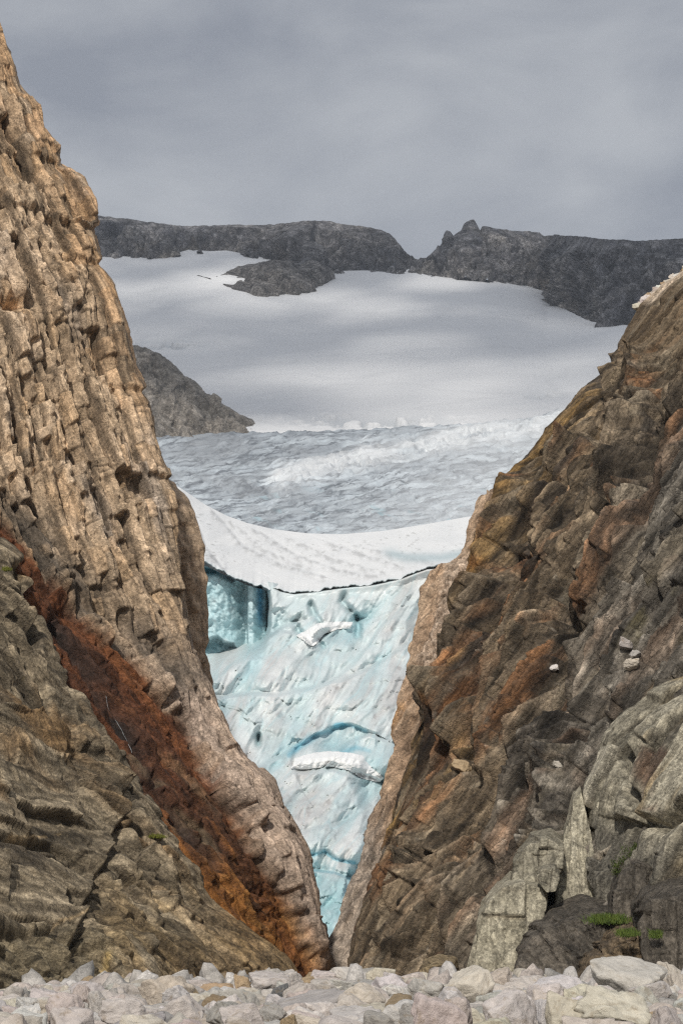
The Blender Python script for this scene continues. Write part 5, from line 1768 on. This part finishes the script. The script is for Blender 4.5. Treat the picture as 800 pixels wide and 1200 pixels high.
# ------------------------------------------------------------------ sky, sun, camera
def setup():
    w = bpy.data.worlds.new('World')
    SC.world = w
    w.use_nodes = True
    nt = w.node_tree
    L = nt.links.new
    bg = nt.nodes['Background']
    sd = np.array(SUN_DIR) / np.linalg.norm(SUN_DIR)
    el, az = math.asin(sd[2]), math.atan2(sd[0], sd[1])
    sky = N(nt, 'ShaderNodeTexSky', sky_type='NISHITA', sun_disc=False, sun_elevation=el, sun_rotation=az)
    tc = N(nt, 'ShaderNodeTexCoord')
    sp = N(nt, 'ShaderNodeSeparateXYZ'); L(tc.outputs['Generated'], sp.inputs[0])
    n1 = N(nt, 'ShaderNodeTexNoise', Scale=5.5, Detail=6.0, Roughness=.5, Distortion=.4)
    L(vmul(nt, tc.outputs['Generated'], (1, 1, 2.2)), n1.inputs['Vector'])
    mr = N(nt, 'ShaderNodeMapRange', **{'From Min': .38, 'From Max': .62}); L(n1.outputs['Fac'], mr.inputs['Value'])
    grey = mixrgb(nt, mr.outputs[0], CLOUD_DARK, CLOUD_LIGHT)
    up = N(nt, 'ShaderNodeMapRange', **{'From Min': .42, 'From Max': .95, 'To Min': 1.0, 'To Max': SKY_UP}); L(sp.outputs[2], up.inputs['Value'])
    back = N(nt, 'ShaderNodeMapRange', **{'From Min': .3, 'From Max': -.6, 'To Min': 1.0, 'To Max': SKY_BACK}); L(sp.outputs[1], back.inputs['Value'])
    k = mathn(nt, 'MULTIPLY', mathn(nt, 'MULTIPLY', up.outputs[0], back.outputs[0]), 10.0)
    sc = N(nt, 'ShaderNodeVectorMath', operation='SCALE'); L(grey, sc.inputs[0]); L(k, sc.inputs['Scale'])
    out = mixrgb(nt, .93, sky.outputs[0], sc.outputs[0])
    L(out, bg.inputs['Color'])
    bg.inputs['Strength'].default_value = .1
    sun = bpy.data.lights.new('sun', 'SUN')
    sun.energy = SUN_E
    sun.angle = math.radians(SUN_A)
    sun.color = (1, .95, .87)
    so = bpy.data.objects.new('sun', sun)
    COL.objects.link(so)
    from mathutils import Vector
    so.rotation_euler = Vector(-sd).to_track_quat('-Z', 'Y').to_euler()
    cam = bpy.data.cameras.new('camera')
    cam.sensor_fit = 'VERTICAL'
    cam.sensor_height = 24
    cam.lens = 24 * FPX / 1200
    cam.clip_start = .1
    cam.clip_end = 20000
    co = bpy.data.objects.new('camera', cam)
    COL.objects.link(co)
    co.location = CAM
    co.rotation_euler = (math.pi / 2 + PITCH, 0, 0)
    SC.camera = co
    vs = SC.view_settings
    vs.view_transform = 'Standard'
    vs.look = 'None'
    vs.exposure = EXPOSURE
    vs.gamma = 1
    vs.use_curve_mapping = False
    cy = SC.cycles
    cy.use_denoising = False
    cy.sample_clamp_indirect = 3
    cy.pixel_filter_type = 'BLACKMAN_HARRIS'
    cy.filter_width = 1.3
    cy.max_bounces = 6
    cy.diffuse_bounces = 3
    cy.glossy_bounces = 2
    cy.transmission_bounces = 2
    cy.volume_bounces = 1
    cy.use_adaptive_sampling = True
    cy.adaptive_threshold = .01


SUN_DIR = (-.16, -.8, .56)
SUN_E, SUN_A = 2.6, 2.5
SKY_UP, SKY_BACK = 1.35, 1.0
CLOUD_DARK, CLOUD_LIGHT = (.25, .267, .303), (.415, .43, .452)
EXPOSURE = .15
setup()


def haze():
    a, b, e, f, lo, hi = -1050, 1150, -70, 3750, -6, 1330
    bx = [(a, e, lo), (b, e, lo), (b, f, lo), (a, f, lo), (a, e, hi), (b, e, hi), (b, f, hi), (a, f, hi)]
    fs = [(0, 3, 2, 1), (4, 5, 6, 7), (0, 1, 5, 4), (1, 2, 6, 5), (2, 3, 7, 6), (3, 0, 4, 7)]
    m, nt, b = new_mat('haze')
    nt.nodes.remove(b)
    v = N(nt, 'ShaderNodeVolumePrincipled')
    v.inputs['Color'].default_value = (.84, .90, 1, 1)
    v.inputs['Density'].default_value = .00004
    nt.links.new(v.outputs[0], nt.nodes['Material Output'].inputs['Volume'])
    o = mesh_obj('haze', np.array(bx, F32), np.array(fs), m, None, False)
    tag(o, 'thin pale haze that fills the valley', 'haze', kind='stuff')


haze()


def shade_cloud():
    """unseen broken clouds added out of view, shaped to dim the sun on the snowfield and the ridges"""
    nu, nv = 420, 250
    U, V = np.meshgrid(np.linspace(-1, 1, nu), np.linspace(-1, 1, nv))
    x, y = -750 + 2300 * U.ravel(), -330 + 1250 * V.ravel()
    q = np.stack([x, y, 0 * x], 1).astype(F32)
    n = fbm(q * .0022, 4, 501)
    edge = 1 - np.maximum(np.abs(U.ravel()), np.abs(V.ravel()))
    fineN = fbm(q * .017, 2, 505)
    th = np.clip(np.minimum(edge * 4, .5) - .5 + n * .4 + fineN * 1.3 - .2, 0, .5) * 2
    th = th * (2 - th)
    top = 2330 + 260 * th + 90 * th * fbm(q * .004, 4, 503)
    bot = 2330 - 70 * th + 30 * th * fbm(q * .004, 3, 504)
    F = grid_faces(nv, nu)
    F = F[(th > .02)[F].any(1)]
    n0 = nu * nv
    P = np.concatenate([np.stack([x, y, top], 1), np.stack([x, y, bot - .5], 1)])
    FF = np.concatenate([F, F[:, ::-1] + n0])
    used = np.unique(FF)
    rm = -np.ones(len(P), int); rm[used] = np.arange(len(used))
    m, nt, b = new_mat('shade_cloud')
    tr = N(nt, 'ShaderNodeBsdfTranslucent'); tr.inputs['Color'].default_value = (.9, .92, .95, 1)
    df = N(nt, 'ShaderNodeBsdfDiffuse'); df.inputs['Color'].default_value = (.9, .9, .92, 1)
    mx = N(nt, 'ShaderNodeMixShader', Fac=.25)
    nt.links.new(tr.outputs[0], mx.inputs[1]); nt.links.new(df.outputs[0], mx.inputs[2])
    nt.links.new(mx.outputs[0], nt.nodes['Material Output'].inputs['Surface'])
    nt.nodes.remove(b)
    o = mesh_obj('shade_cloud', P[used], rm[FF], m, None, True)
    tag(o, 'unseen broken clouds added out of view to shade the snowfield and ridges', 'shade_cloud', kind='stuff')


shade_cloud()
